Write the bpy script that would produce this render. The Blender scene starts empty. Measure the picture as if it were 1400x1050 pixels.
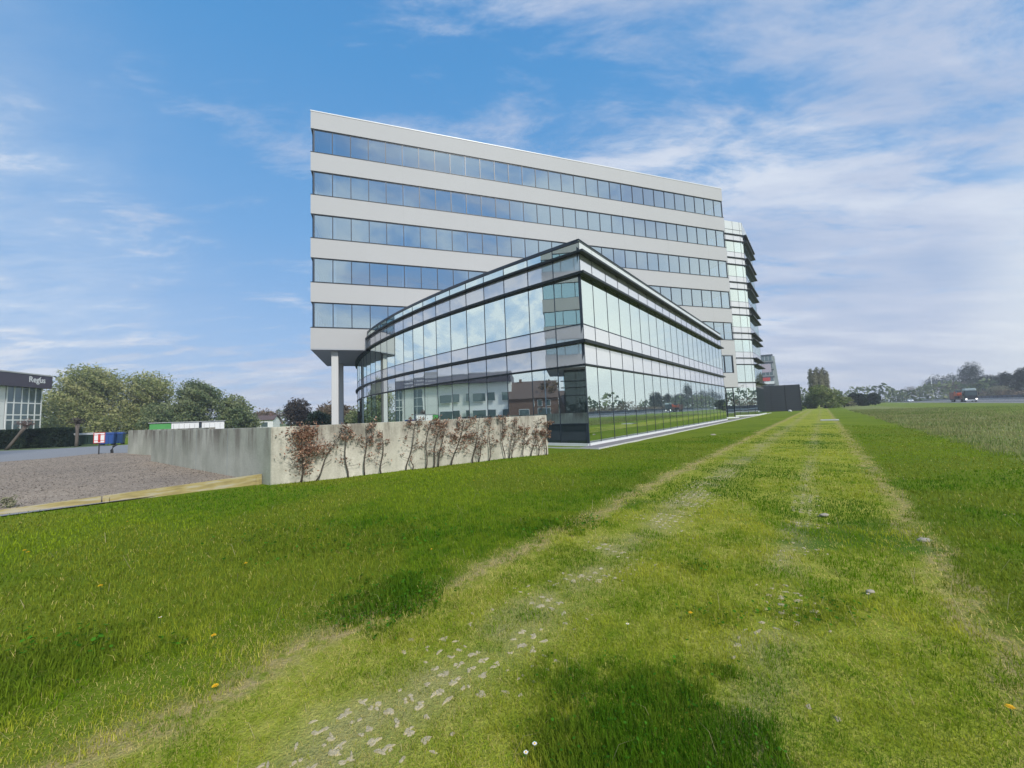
import bpy, bmesh, math, random
import numpy as np
from math import sin, cos, pi, radians, sqrt, atan2
from mathutils import Vector, Matrix

rnd = random.Random(11)
RNG = np.random.default_rng(5)
S = bpy.context.scene
COL = S.collection

# ------------------------------------------------------------------ camera
PITCH, ROLL, FPX = 0.0781463, -0.0400232, 532.5135
CAMZ = 1.6
fw = Vector((0, cos(PITCH), sin(PITCH))); up0 = Vector((0, -sin(PITCH), cos(PITCH))); rt0 = Vector((1, 0, 0))
rt = cos(ROLL) * rt0 + sin(ROLL) * up0
up = -sin(ROLL) * rt0 + cos(ROLL) * up0
cd = bpy.data.cameras.new('camera'); cam = bpy.data.objects.new('camera', cd); COL.objects.link(cam)
M = Matrix((rt, up, -fw)).transposed().to_4x4(); M.translation = Vector((0, 0, CAMZ))
cam.matrix_world = M
cd.sensor_fit = 'HORIZONTAL'; cd.sensor_width = 36; cd.lens = FPX / 1400 * 36
cd.clip_start = 0.05; cd.clip_end = 6000
S.camera = cam

def spot(px, depth, py=None):
    """site survey: ground position (or height) of something seen along a sight line, at a given distance north"""
    d = fw + rt * ((px - 700) / FPX) - up * (((py if py is not None else 560) - 525) / FPX)
    t = depth / d.y
    return (d.x * t, depth) if py is None else (d.x * t, depth, CAMZ + d.z * t)

# ------------------------------------------------------------------ scene graph helpers
ORG = {}
def tag(o, label=None, cat=None, group=None, kind=None):
    if label: o['label'] = label
    if cat: o['category'] = cat
    if group: o['group'] = group
    if kind: o['kind'] = kind
    return o
def thing(name, loc, label, cat, group=None):
    o = bpy.data.objects.new(name, None); COL.objects.link(o); o.location = loc
    o.empty_display_size = 0.3
    ORG[o.name] = Vector(loc)
    return tag(o, label, cat, group)
def origin_of(o):
    return ORG.get(o.name, Vector((0, 0, 0)))

class MB:
    def __init__(s): s.v = []; s.f = []; s.m = []
    def poly(s, pts, m=0):
        i = len(s.v); s.v += [tuple(p) for p in pts]; s.f.append(tuple(range(i, i + len(pts)))); s.m.append(m)
    def box(s, x0, x1, y0, y1, z0, z1, T=None, m=0):
        c = [(x, y, z) for z in (z0, z1) for y in (y0, y1) for x in (x0, x1)]
        if T: c = [T(*p) for p in c]
        i = len(s.v); s.v += [tuple(p) for p in c]
        for q in ((0, 2, 3, 1), (4, 5, 7, 6), (0, 1, 5, 4), (2, 6, 7, 3), (0, 4, 6, 2), (1, 3, 7, 5)):
            s.f.append(tuple(i + k for k in q)); s.m.append(m)
    def hexa(s, a, b, z0, z1, m=0):
        """quad plan a (4 xy pts) extruded between z0 and z1"""
        i = len(s.v); s.v += [(p[0], p[1], z0) for p in a] + [(p[0], p[1], z1) for p in b]; n = len(a)
        s.f.append(tuple(i + k for k in reversed(range(n)))); s.m.append(m)
        s.f.append(tuple(i + n + k for k in range(n))); s.m.append(m)
        for k in range(n):
            s.f.append((i + k, i + (k + 1) % n, i + n + (k + 1) % n, i + n + k)); s.m.append(m)
    def prism(s, pts, z0, z1, m=0): s.hexa(pts, pts, z0, z1, m)
    def tube(s, pts, rad, n=6, m=0):
        pts = [Vector(p) for p in pts]; rings = []
        for k, p in enumerate(pts):
            d = (pts[min(k + 1, len(pts) - 1)] - pts[max(k - 1, 0)])
            d = d.normalized() if d.length > 1e-9 else Vector((0, 0, 1))
            a = d.cross(Vector((0, 0, 1)) if abs(d.z) < .9 else Vector((1, 0, 0))).normalized(); b = d.cross(a)
            i = len(s.v)
            for j in range(n):
                t = 2 * pi * j / n; s.v.append(tuple(p + (a * cos(t) + b * sin(t)) * rad[k]))
            rings.append(i)
        for k in range(len(pts) - 1):
            for j in range(n):
                s.f.append((rings[k] + j, rings[k] + (j + 1) % n, rings[k + 1] + (j + 1) % n, rings[k + 1] + j)); s.m.append(m)
        s.f.append(tuple(rings[0] + j for j in reversed(range(n)))); s.m.append(m)
        s.f.append(tuple(rings[-1] + j for j in range(n))); s.m.append(m)
    def ball(s, c, rx, ry, rz, m=0, n=8, r=5, jit=0):
        i = len(s.v)
        for a in range(r + 1):
            t = pi * a / r
            for b in range(n):
                q = 2 * pi * b / n; k = 1 + (rnd.uniform(-jit, jit) if 0 < a < r else 0)
                s.v.append((c[0] + rx * k * sin(t) * cos(q), c[1] + ry * k * sin(t) * sin(q), c[2] + rz * k * cos(t)))
        for a in range(r):
            for b in range(n):
                s.f.append((i + a * n + b, i + (a + 1) * n + b, i + (a + 1) * n + (b + 1) % n, i + a * n + (b + 1) % n)); s.m.append(m)
    def build(s, name, mats, parent=None, smooth=False, loc=None, normals=True, bevel=0):
        me = bpy.data.meshes.new(name)
        og = Vector(loc) if loc is not None else (origin_of(parent) if parent else Vector((0, 0, 0)))
        me.from_pydata([(x - og.x, y - og.y, z - og.z) for x, y, z in s.v], [], s.f)
        if not isinstance(mats, (list, tuple)): mats = [mats]
        for m in mats: me.materials.append(m)
        me.polygons.foreach_set('material_index', s.m)
        if smooth: me.polygons.foreach_set('use_smooth', [True] * len(s.f))
        if normals:
            b = bmesh.new(); b.from_mesh(me); bmesh.ops.recalc_face_normals(b, faces=b.faces); b.to_mesh(me); b.free()
        me.update()
        o = bpy.data.objects.new(name, me); COL.objects.link(o)
        if parent: o.parent = parent; ORG[o.name] = og
        else: o.location = og; ORG[o.name] = og
        if bevel:
            md = o.modifiers.new('b', 'BEVEL'); md.width = bevel; md.segments = 2; md.limit_method = 'ANGLE'
        return o

def fast_mesh(name, V, F, mats, mi=None, parent=None, loc=(0, 0, 0), cols=None, smooth=False):
    """V (n,3) array, F (m,k) array of equal sized faces"""
    me = bpy.data.meshes.new(name); F = np.asarray(F, np.int32); k = F.shape[1]
    me.vertices.add(len(V)); me.vertices.foreach_set('co', np.asarray(V, np.float32).ravel())
    me.loops.add(F.size); me.loops.foreach_set('vertex_index', F.ravel())
    me.polygons.add(len(F)); me.polygons.foreach_set('loop_start', np.arange(0, F.size, k, dtype=np.int32))
    me.polygons.foreach_set('loop_total', np.full(len(F), k, np.int32))
    if not isinstance(mats, (list, tuple)): mats = [mats]
    for m in mats: me.materials.append(m)
    if mi is not None: me.polygons.foreach_set('material_index', np.asarray(mi, np.int32))
    if cols is not None:
        at = me.attributes.new('Col', 'FLOAT_COLOR', 'POINT'); at.data.foreach_set('color', np.asarray(cols, np.float32).ravel())
    if smooth: me.polygons.foreach_set('use_smooth', np.ones(len(F), bool))
    me.update(calc_edges=True); me.validate()
    o = bpy.data.objects.new(name, me); COL.objects.link(o); o.location = loc
    if parent: o.parent = parent
    return o

# ------------------------------------------------------------------ materials
def nmat(name):
    m = bpy.data.materials.new(name); m.use_nodes = True; nt = m.node_tree
    return m, nt, nt.nodes['Principled BSDF'], nt.links
def N(nt, t, **kw):
    n = nt.nodes.new(t)
    for k, v in kw.items():
        if k in n.inputs: n.inputs[k].default_value = v
        else: setattr(n, k, v)
    return n
def ramp(nt, stops):
    r = nt.nodes.new('ShaderNodeValToRGB'); e = r.color_ramp.elements
    while len(e) < len(stops): e.new(0.5)
    for k, (p, c) in enumerate(stops):
        e[k].position = p; e[k].color = (*c, 1) if len(c) == 3 else c
    return r
def math_(nt, op, a, b=None, c=None, clamp=False):
    n = nt.nodes.new('ShaderNodeMath'); n.operation = op; n.use_clamp = clamp
    for i, v in enumerate((a, b, c)):
        if v is None: continue
        if isinstance(v, (int, float)): n.inputs[i].default_value = v
        else: nt.links.new(v, n.inputs[i])
    return n.outputs[0]
def mixc(nt, fac, a, b, mode='MIX'):
    n = nt.nodes.new('ShaderNodeMix'); n.data_type = 'RGBA'; n.blend_type = mode
    for sck, v in ((n.inputs[0], fac), (n.inputs[6], a), (n.inputs[7], b)):
        if isinstance(v, (int, float)): sck.default_value = v
        elif isinstance(v, tuple): sck.default_value = (*v, 1) if len(v) == 3 else v
        else: nt.links.new(v, sck)
    return n.outputs[2]
def noise_(nt, vec, scale, detail=4, rough=.55, dist=0.0):
    n = nt.nodes.new('ShaderNodeTexNoise'); n.inputs['Scale'].default_value = scale
    n.inputs['Detail'].default_value = detail; n.inputs['Roughness'].default_value = rough; n.inputs['Distortion'].default_value = dist
    if vec is not None: nt.links.new(vec, n.inputs['Vector'])
    return n.outputs[0]
def objco(nt): return nt.nodes.new('ShaderNodeNewGeometry').outputs['Position']
def stretch(nt, vec, sc):
    n = nt.nodes.new('ShaderNodeMapping'); n.inputs['Scale'].default_value = sc; nt.links.new(vec, n.inputs['Vector']); return n.outputs[0]
def plain(name, col, rough=.6, var=.12, scale=3.0, bump=0.0, metal=0.0, spec=.5):
    m, nt, b, L = nmat(name); p = objco(nt)
    n1 = noise_(nt, p, scale, 5, .6)
    f = math_(nt, 'MULTIPLY_ADD', n1, 2 * var, 1 - var)
    cc = mixc(nt, 1.0, tuple(col), (1, 1, 1), 'MULTIPLY')
    vm = nt.nodes.new('ShaderNodeVectorMath'); vm.operation = 'SCALE'; L.new(cc, vm.inputs[0]); L.new(f, vm.inputs['Scale'])
    L.new(vm.outputs[0], b.inputs['Base Color'])
    b.inputs['Roughness'].default_value = rough; b.inputs['Metallic'].default_value = metal
    b.inputs['Specular IOR Level'].default_value = spec
    if bump:
        bn = N(nt, 'ShaderNodeBump', Strength=bump, Distance=.02); L.new(noise_(nt, p, scale * 12, 4), bn.inputs['Height']); L.new(bn.outputs[0], b.inputs['Normal'])
    return m

def glass(name, tint, refl, base_r, trans=True, wob=0.004, scale=.5):
    """coated facade glass: strong mirror plus a tinted view of the inside"""
    m, nt, b, L = nmat(name); nt.nodes.remove(b); out = nt.nodes['Material Output']
    p = objco(nt)
    bn = N(nt, 'ShaderNodeBump', Strength=1.0, Distance=wob); L.new(noise_(nt, p, scale, 2, .5), bn.inputs['Height'])
    g = N(nt, 'ShaderNodeBsdfGlossy', Roughness=0.0, Color=(*refl, 1)); L.new(bn.outputs[0], g.inputs['Normal'])
    if trans: d = N(nt, 'ShaderNodeBsdfTransparent', Color=(*tint, 1))
    else: d = N(nt, 'ShaderNodeBsdfDiffuse', Color=(*tint, 1))
    fr = N(nt, 'ShaderNodeFresnel', IOR=1.5); ge = nt.nodes.new('ShaderNodeNewGeometry'); L.new(math_(nt, 'MULTIPLY_ADD', ge.outputs['Backfacing'], 1 / 1.5 - 1.5, 1.5), fr.inputs['IOR'])
    fac = math_(nt, 'MULTIPLY_ADD', fr.outputs[0], 1 - base_r, base_r, True)
    mx = nt.nodes.new('ShaderNodeMixShader'); L.new(fac, mx.inputs[0]); L.new(d.outputs[0], mx.inputs[1]); L.new(g.outputs[0], mx.inputs[2])
    L.new(mx.outputs[0], out.inputs['Surface'])
    return m

M_panel = plain('white_panel', (.455, .46, .465), .65, .035, .35, spec=.15)
M_joint = plain('joint_grey', (.40, .41, .42), .6)
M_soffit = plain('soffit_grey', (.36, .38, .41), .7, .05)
M_column = plain('column_white', (.58, .59, .58), .5, .05, 1.0)
M_frame = plain('window_frame', (.028, .040, .058), .35, .1)
M_ledge = plain('ledge_metal', (.018, .026, .030), .5, .15, spec=.3)
M_parapet = plain('parapet_glass', (.62, .66, .66), .15, .03)
M_white = plain('white_trim', (.72, .74, .75), .4, .05)
M_glass = glass('office_glass', (.22, .42, .66), (.78, .92, 1.0), .56, wob=.006, scale=.45)
M_cglass = glass('pavilion_glass', (.50, .72, .64), (.90, 1.0, .95), .84, wob=.002, scale=.5)
M_span = glass('spandrel_glass', (.52, .53, .55), (.92, .93, .96), .5, trans=False, wob=.002, scale=.5)
M_dpan = glass('dark_spandrel', (.025, .035, .04), (.7, .85, .9), .05, trans=False)
M_ceil = plain('ceiling', (.62, .64, .64), .8)
M_inner = plain('inner_wall', (.50, .54, .52), .8, .1, .6)
M_core = plain('core_wall', (.16, .20, .24), .8, .1)
M_pave = plain('paving', (.20, .195, .205), .85, .2, 2.0, .2)
M_kerb = plain('kerb_stone', (.52, .52, .50), .8, .12, 2.0, .2)
M_stone = plain('field_stone', (.34, .31, .25), .9, .2, 20, .3)
M_asph = plain('asphalt', (.23, .235, .245), .9, .12, 1.2, .2)
M_asph2 = plain('motorway_asphalt', (.13, .132, .135), .9, .12, .4)
M_black = plain('black_metal', (.012, .016, .022), .55, .2)
M_dark = plain('dark_plastic', (.02, .022, .025), .5)
M_tyre = plain('tyre', (.015, .015, .016), .8)
M_red = plain('red_paint', (.50, .045, .04), .45)
M_orange = plain('orange_paint', (.66, .11, .035), .45)
M_blue = plain('blue_plastic', (.030, .085, .30), .4)
M_green = plain('green_paint', (.07, .30, .08), .5)
M_dgreen = plain('dark_green', (.012, .035, .028), .6)
M_carw = plain('white_paint', (.75, .77, .80), .25, .02)
M_cars = plain('silver_paint', (.35, .38, .40), .3, .02)
M_bark = plain('bark', (.075, .058, .045), .9, .3, 8, .4)
M_bark2 = plain('grey_bark', (.13, .11, .095), .9, .3, 8, .4)
M_brick = plain('red_brick', (.135, .085, .07), .9, .25, 4)
M_tile = plain('roof_tile', (.10, .07, .065), .8, .25, 4)
M_sign = plain('sign_fascia', (.060, .050, .075), .5)
M_pane = glass('far_glass', (.085, .12, .13), (.72, .85, .88), .08, trans=False)
M_galv = plain('galvanised', (.42, .44, .45), .4, .1, 4, metal=.3)
M_lamp, _nt, _b, _L = nmat('headlight'); _b.inputs['Base Color'].default_value = (.9, .9, .85, 1); _b.inputs['Emission Color'].default_value = (1, .97, .9, 1); _b.inputs['Emission Strength'].default_value = 1.6

def concrete(name, base, dark, streak):
    m, nt, b, L = nmat(name); p = objco(nt)
    st = noise_(nt, stretch(nt, p, (2.2, 2.2, .35)), 1.0, 7, .7)
    bl = noise_(nt, p, .55, 5, .6)
    fi = noise_(nt, p, 22, 4, .6)
    sp = nt.nodes.new('ShaderNodeSeparateXYZ'); L.new(p, sp.inputs[0])
    dr = noise_(nt, stretch(nt, p, (1.5, 1.5, .30)), 1.0, 6, .7)
    topd = math_(nt, 'MULTIPLY', math_(nt, 'MULTIPLY_ADD', sp.outputs[2], 1.1, -.55, True), math_(nt, 'MULTIPLY_ADD', dr, 7.0, -3.0, True))
    r1 = ramp(nt, [(.30, dark), (.62, base)]); L.new(st, r1.inputs[0])
    c = mixc(nt, streak, base, r1.outputs[0])
    c = mixc(nt, math_(nt, 'MULTIPLY', topd, .75), c, (.155, .125, .105))
    r2 = ramp(nt, [(.36, (.66, .68, .64)), (.66, (1.1, 1.1, 1.1))]); L.new(bl, r2.inputs[0])
    c = mixc(nt, .8, c, r2.outputs[0], 'MULTIPLY')
    r3 = ramp(nt, [(.35, (.86, .86, .86)), (.65, (1.08, 1.08, 1.08))]); L.new(fi, r3.inputs[0])
    c = mixc(nt, .7, c, r3.outputs[0], 'MULTIPLY')
    L.new(c, b.inputs['Base Color']); b.inputs['Roughness'].default_value = .9
    bn = N(nt, 'ShaderNodeBump', Strength=.35, Distance=.02); L.new(fi, bn.inputs['Height']); L.new(bn.outputs[0], b.inputs['Normal'])
    return m
M_conc = concrete('wall_concrete', (.60, .57, .49), (.36, .34, .28), .7)
M_conc2 = concrete('mossy_concrete', (.56, .57, .49), (.42, .42, .36), .55)

def timber():
    m, nt, b, L = nmat('weathered_timber'); p = objco(nt)
    r = ramp(nt, [(.3, (.22, .18, .09)), (.48, (.37, .30, .12)), (.62, (.42, .38, .28))]); L.new(noise_(nt, stretch(nt, p, (1.2, 1.2, 9)), 1.6, 6, .6), r.inputs[0])
    L.new(r.outputs[0], b.inputs['Base Color']); b.inputs['Roughness'].default_value = .85; return m
M_timber = timber()

# local site frames ---------------------------------------------------------------
A1, A2 = 0.6697164, 1.2434203
GC = Vector((3.46, 18.193, 0))                           # pavilion corner
U = Vector((sin(A1), cos(A1), 0)); V = Vector((cos(A1), -sin(A1), 0))
KB = 1.122                                              # site scale of the office block
M0 = Vector((-15.94, 30.69, 0)) * KB
D2 = Vector((sin(A2), cos(A2), 0)); N2 = Vector((cos(A2), -sin(A2), 0))
TC = Vector((36.495, 58.29, 0))
def F1(u, v, z): p = GC + U * u + V * v; return (p.x, p.y, z)
def F2(s, n, z):
    p = M0 + D2 * (s * KB) + N2 * (n * KB); zz = CAMZ + (z - CAMZ) * KB
    return (p.x, p.y, z if z < .3 else (zz if z > 2.2 else z + (zz - z) * (z - .3) / 1.9))
def Z2(z): return F2(0, 0, z)[2]
def F3(s, n, z): p = TC + D2 * s + N2 * n; return (p.x, p.y, z)
def F4(u, v, z): p = TC + U * u + V * v; return (p.x, p.y, z)
def uv_of(x, y): return ((x - GC.x) * U.x + (y - GC.y) * U.y, (x - GC.x) * V.x + (y - GC.y) * V.y)

# ------------------------------------------------------------------ value noise for scattering
_G = RNG.random((256, 256))
def vnoise(x, y):
    x = np.asarray(x); y = np.asarray(y); xi = np.floor(x).astype(int); yi = np.floor(y).astype(int); fx = x - xi; fy = y - yi
    fx = fx * fx * (3 - 2 * fx); fy = fy * fy * (3 - 2 * fy); g = lambda a, b: _G[a & 255, b & 255]
    return (g(xi, yi) * (1 - fx) + g(xi + 1, yi) * fx) * (1 - fy) + (g(xi, yi + 1) * (1 - fx) + g(xi + 1, yi + 1) * fx) * fy
def fbm(x, y, o=3):
    r = 0; a = .5
    for k in range(o): r = r + a * vnoise(x * 2 ** k + 17 * k, y * 2 ** k + 31 * k); a *= .5
    return r / (1 - .5 ** o)
def sstep(a, b, x):
    t = np.clip((x - a) / (b - a), 0, 1); return t * t * (3 - 2 * t)
def ground_z(x, y):
    d = np.hypot(x, y)
    return (fbm(x * .9, y * .9, 2) - .5) * .05 * sstep(60, 10, d)

PATCH = [(-1.16, 3.62, .46, .50, .9), (1.76, 3.98, .17, .12, .6), (.60, 1.95, .62, .62, 1.0), (.30, 2.45, .25, .25, .7), (2.2, 3.1, .36, .22, .55),
         (.55, 5.65, .75, .45, .5), (-3.4, 2.7, .7, .55, .55), (-2.4, 5.6, 1.6, .9, .35), (1.55, 3.15, .25, .2, .4)]
def patch_mask(x, y):
    m = np.zeros_like(x)
    for px, py, rx, ry, w in PATCH:
        d = np.hypot((x - px) / rx, (y - py) / ry) + (fbm(x * 4 + px * 9, y * 4, 3) - .5) * 1.3 + (fbm(x * 14, y * 14 + py, 2) - .5) * .7
        m = np.maximum(m, w * sstep(1.35, .55, d))
    return m
def zones(x, y):
    u = (x - GC.x) * U.x + (y - GC.y) * U.y; v = (x - GC.x) * V.x + (y - GC.y) * V.y
    w = (fbm(x * 1.1, y * 1.1, 3) - .5) * .9 + (fbm(x * 5, y * 5, 3) - .5) * .5
    lane = sstep(5.15, 6.0, v + w) * sstep(9.75, 8.95, v + w * .8) * (.55 + .45 * sstep(.3, .62, fbm(x * .7 + 8, y * .7, 3)))
    lane = np.maximum(lane, .85 * sstep(4.1, 4.9, v + w) * sstep(6.2, 5.6, v) * sstep(-14.6, -15.2, u + w))
    edge = np.exp(-((v - 5.70 + w * .9) / (.20 + .22 * sstep(-12.5, -14.5, u))) ** 2) + .8 * np.exp(-((v - 9.35 + w * .7) / .13) ** 2)
    rut = np.exp(-((v - 6.65 + w * .4) / .24) ** 2) + .7 * np.exp(-((v - 8.22 + w * .4) / .14) ** 2)
    field = sstep(12.0, 12.7, v + w)
    return u, v, lane, np.clip(edge, 0, 1), np.clip(rut, 0, 1), field

# ------------------------------------------------------------------ ground
def lawn_material():
    m, nt, b, L = nmat('lawn'); p = objco(nt)
    sub = nt.nodes.new('ShaderNodeVectorMath'); sub.operation = 'SUBTRACT'; L.new(p, sub.inputs[0]); sub.inputs[1].default_value = GC
    def dot(a):
        d = nt.nodes.new('ShaderNodeVectorMath'); d.operation = 'DOT_PRODUCT'; L.new(sub.outputs[0], d.inputs[0]); d.inputs[1].default_value = a; return d.outputs['Value']
    u, v = dot(U), dot(V)
    n1 = noise_(nt, p, 1.1, 4, .6); n2 = noise_(nt, p, .23, 4, .6); n3 = noise_(nt, p, 9, 5, .65); n4 = noise_(nt, p, 60, 3, .7); nl = noise_(nt, p, .035, 3, .5)
    vw = math_(nt, 'ADD', v, math_(nt, 'MULTIPLY_ADD', n1, 1.0, -.5))
    def ss(x, a, c):
        r = nt.nodes.new('ShaderNodeMapRange'); r.interpolation_type = 'SMOOTHSTEP'; L.new(x, r.inputs[0]); r.inputs[1].default_value = a; r.inputs[2].default_value = c; return r.outputs[0]
    def bell(x, c, w):
        t = math_(nt, 'DIVIDE', math_(nt, 'SUBTRACT', x, c), w); t = math_(nt, 'MULTIPLY', t, t); return math_(nt, 'POWER', 2.718, math_(nt, 'MULTIPLY', t, -1.0))
    lane = math_(nt, 'MULTIPLY', ss(vw, 5.4, 5.8), math_(nt, 'SUBTRACT', 1.0, ss(vw, 9.2, 9.6)))
    lush = ramp(nt, [(.28, (.082, .142, .008)), (.52, (.140, .200, .014)), (.75, (.225, .262, .026))])
    L.new(math_(nt, 'MULTIPLY_ADD', n2, .6, math_(nt, 'MULTIPLY', n3, .4)), lush.inputs[0])
    dry = ramp(nt, [(.28, (.125, .205, .010)), (.48, (.255, .295, .030)), (.72, (.44, .42, .09))])
    L.new(math_(nt, 'MULTIPLY_ADD', n1, .45, math_(nt, 'MULTIPLY', n3, .55)), dry.inputs[0])
    # dark green bars across the lane where the sward has closed over the pavers
    q = nt.nodes.new('ShaderNodeCombineXYZ'); L.new(math_(nt, 'MULTIPLY', u, .42), q.inputs[0]); L.new(math_(nt, 'MULTIPLY', v, .38), q.inputs[1])
    bars = ss(noise_(nt, q.outputs[0], 1.0, 4, .6), .54, .66)
    c = mixc(nt, lane, lush.outputs[0], dry.outputs[0])
    c = mixc(nt, math_(nt, 'MULTIPLY', math_(nt, 'MULTIPLY', bars, lane), .8), c, (.045, .130, .008))
    # paver lattice showing through
    q2 = nt.nodes.new('ShaderNodeCombineXYZ'); L.new(math_(nt, 'MULTIPLY', u, 2.5), q2.inputs[0]); L.new(math_(nt, 'MULTIPLY', v, 2.5), q2.inputs[1])
    vo = nt.nodes.new('ShaderNodeTexVoronoi'); vo.feature = 'DISTANCE_TO_EDGE'; vo.inputs['Scale'].default_value = 1.6; vo.inputs['Randomness'].default_value = .25; L.new(q2.outputs[0], vo.inputs['Vector'])
    lat = math_(nt, 'SUBTRACT', 1.0, ss(vo.outputs[0], .02, .12))
    c = mixc(nt, math_(nt, 'MULTIPLY', math_(nt, 'MULTIPLY', lat, lane), math_(nt, 'MULTIPLY', ss(n2, .5, .75), .3)), c, (.36, .31, .17))
    edge = math_(nt, 'ADD', bell(vw, 5.62, .16), math_(nt, 'MULTIPLY', bell(vw, 9.35, .13), .8))
    c = mixc(nt, math_(nt, 'MULTIPLY', edge, ss(n3, .30, .62)), c, (.40, .32, .15))
    rut = math_(nt, 'ADD', bell(vw, 6.65, .26), math_(nt, 'MULTIPLY', bell(vw, 8.22, .15), .8))
    c = mixc(nt, math_(nt, 'MULTIPLY', rut, math_(nt, 'MULTIPLY', ss(n1, .3, .6), .55)), c, (.34, .30, .17))
    fld = ramp(nt, [(.3, (.11, .165, .040)), (.5, (.20, .225, .080)), (.7, (.29, .27, .13))])
    L.new(math_(nt, 'MULTIPLY_ADD', n2, .5, math_(nt, 'MULTIPLY', n3, .5)), fld.inputs[0])
    # beyond the rough strip the verge of the motorway is mown green again
    fieldm = math_(nt, 'MULTIPLY', ss(vw, 12.0, 12.8), math_(nt, 'SUBTRACT', 1.0, math_(nt, 'MULTIPLY', ss(math_(nt, 'ADD', v, math_(nt, 'MULTIPLY', nl, 8.0)), 21.0, 27.0), .75)))
    c = mixc(nt, fieldm, c, fld.outputs[0])
    fine = ramp(nt, [(.3, (.62, .62, .62)), (.7, (1.3, 1.3, 1.3))]); L.new(n4, fine.inputs[0])
    c = mixc(nt, .65, c, fine.outputs[0], 'MULTIPLY')
    L.new(c, b.inputs['Base Color']); b.inputs['Roughness'].default_value = 1.0; b.inputs['Specular IOR Level'].default_value = .1
    bn = N(nt, 'ShaderNodeBump', Strength=.6, Distance=.05); L.new(math_(nt, 'ADD', n3, n4), bn.inputs['Height']); L.new(bn.outputs[0], b.inputs['Normal'])
    return m
k = np.sinh(np.linspace(-6.6, 6.6, 281)) * 6.0
gx, gy = np.meshgrid(k, k + 6.0); gz_ = ground_z(gx, gy)
n_ = len(k); idx = np.arange(n_ * n_).reshape(n_, n_)
F = np.stack([idx[:-1, :-1], idx[:-1, 1:], idx[1:, 1:], idx[1:, :-1]], -1).reshape(-1, 4)
lawn = fast_mesh('lawn', np.stack([gx, gy, gz_], -1).reshape(-1, 3), F, lawn_material(), smooth=True)
tag(lawn, kind='structure')

def sheet(name, pts, z, mat, thick=0.0):
    mb = MB(); mb.poly([(x, y, z) for x, y in pts]); o = mb.build(name, mat, normals=False); return tag(o, kind='structure')
sheet('access_road', [(-6.9, 10.9), (-16, 1.5), (-24, -8), (-60, -40), (-90, -40), (-75, 20), (-56, 36.5), (-47.5, 39.6), (-42, 41.0), (-36, 47), (-30, 70), (-12, 72), (-13, 34), (1.0, 16.2)], .034, M_asph)
gp = [(-6.75, 10.75), (-17.5, 19.1), (-17.6, 20.2), (-25.6, 26.4), (-29.0, 27.4), (-28.6, 24.0), (-30.6, 21.5), (-31, 12), (-24.2, -4), (-15.9, 2.6), (-10.4, 7.85)]
def gravel_mat():
    m, nt, b, L = nmat('gravel'); p = objco(nt)
    vo = nt.nodes.new('ShaderNodeTexVoronoi'); vo.inputs['Scale'].default_value = 24; L.new(p, vo.inputs['Vector'])
    vo2 = nt.nodes.new('ShaderNodeTexVoronoi'); vo2.inputs['Scale'].default_value = 60; L.new(p, vo2.inputs['Vector'])
    r = ramp(nt, [(.1, (.15, .115, .085)), (.5, (.27, .22, .17)), (.9, (.42, .36, .29))])
    sp = nt.nodes.new('ShaderNodeSeparateColor'); L.new(vo.outputs['Color'], sp.inputs[0]); sp2 = nt.nodes.new('ShaderNodeSeparateColor'); L.new(vo2.outputs['Color'], sp2.inputs[0])
    L.new(math_(nt, 'MULTIPLY_ADD', sp.outputs[0], .5, math_(nt, 'MULTIPLY', sp2.outputs[0], .5)), r.inputs[0])
    big = ramp(nt, [(.3, (.80, .80, .82)), (.7, (1.15, 1.13, 1.1))]); L.new(noise_(nt, p, .35, 4), big.inputs[0])
    L.new(mixc(nt, 1.0, r.outputs[0], big.outputs[0], 'MULTIPLY'), b.inputs['Base Color']); b.inputs['Roughness'].default_value = .95
    bn = N(nt, 'ShaderNodeBump', Strength=.5, Distance=.015); L.new(vo2.outputs['Distance'], bn.inputs['Height']); L.new(bn.outputs[0], b.inputs['Normal'])
    return m
M_gravel = gravel_mat()
sheet('gravel_bed', gp, .060, M_gravel)
# loose stones lying on the gravel bed
def in_poly(x, y, P):
    c = np.zeros(len(x), bool); j = len(P) - 1
    for i in range(len(P)):
        xi, yi = P[i]; xj, yj = P[j]
        c ^= ((yi > y) != (yj > y)) & (x < (xj - xi) * (y - yi) / (yj - yi + 1e-12) + xi); j = i
    return c
nst = 60000
sx = RNG.uniform(-31, -6.5, nst); sy = RNG.uniform(2, 27, nst); kk = in_poly(sx, sy, gp) & (RNG.random(nst) < np.clip(14 / np.hypot(sx, sy), .1, 1) ** 1.5); sx = sx[kk]; sy = sy[kk]
ns = len(sx); r = RNG.uniform(.006, .017, ns) * (1 + (np.hypot(sx, sy) > 16) * .5)
octa = np.array([(1, 0, 0), (0, 1, 0), (-1, 0, 0), (0, -1, 0), (0, 0, .7), (0, 0, -.7)])
an = RNG.uniform(0, 6.28, ns); sc = RNG.uniform(.6, 1.2, (ns, 3))
ov = octa[None] * sc[:, None] * r[:, None, None]
rx = ov[..., 0] * np.cos(an)[:, None] - ov[..., 1] * np.sin(an)[:, None]; ry = ov[..., 0] * np.sin(an)[:, None] + ov[..., 1] * np.cos(an)[:, None]
P = np.stack([rx + sx[:, None], ry + sy[:, None], ov[..., 2] + .064], -1).reshape(-1, 3)
tf = np.array([(0, 1, 4), (1, 2, 4), (2, 3, 4), (3, 0, 4), (1, 0, 5), (2, 1, 5), (3, 2, 5), (0, 3, 5)])
FF = (tf[None] + (np.arange(ns) * 6)[:, None, None]).reshape(-1, 3)
g = RNG.choice([.10, .17, .25, .34], ns, p=[.3, .35, .25, .1]); cs = np.stack([g * 1.08, g * .94, g * .82, np.ones(ns)], -1)
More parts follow.
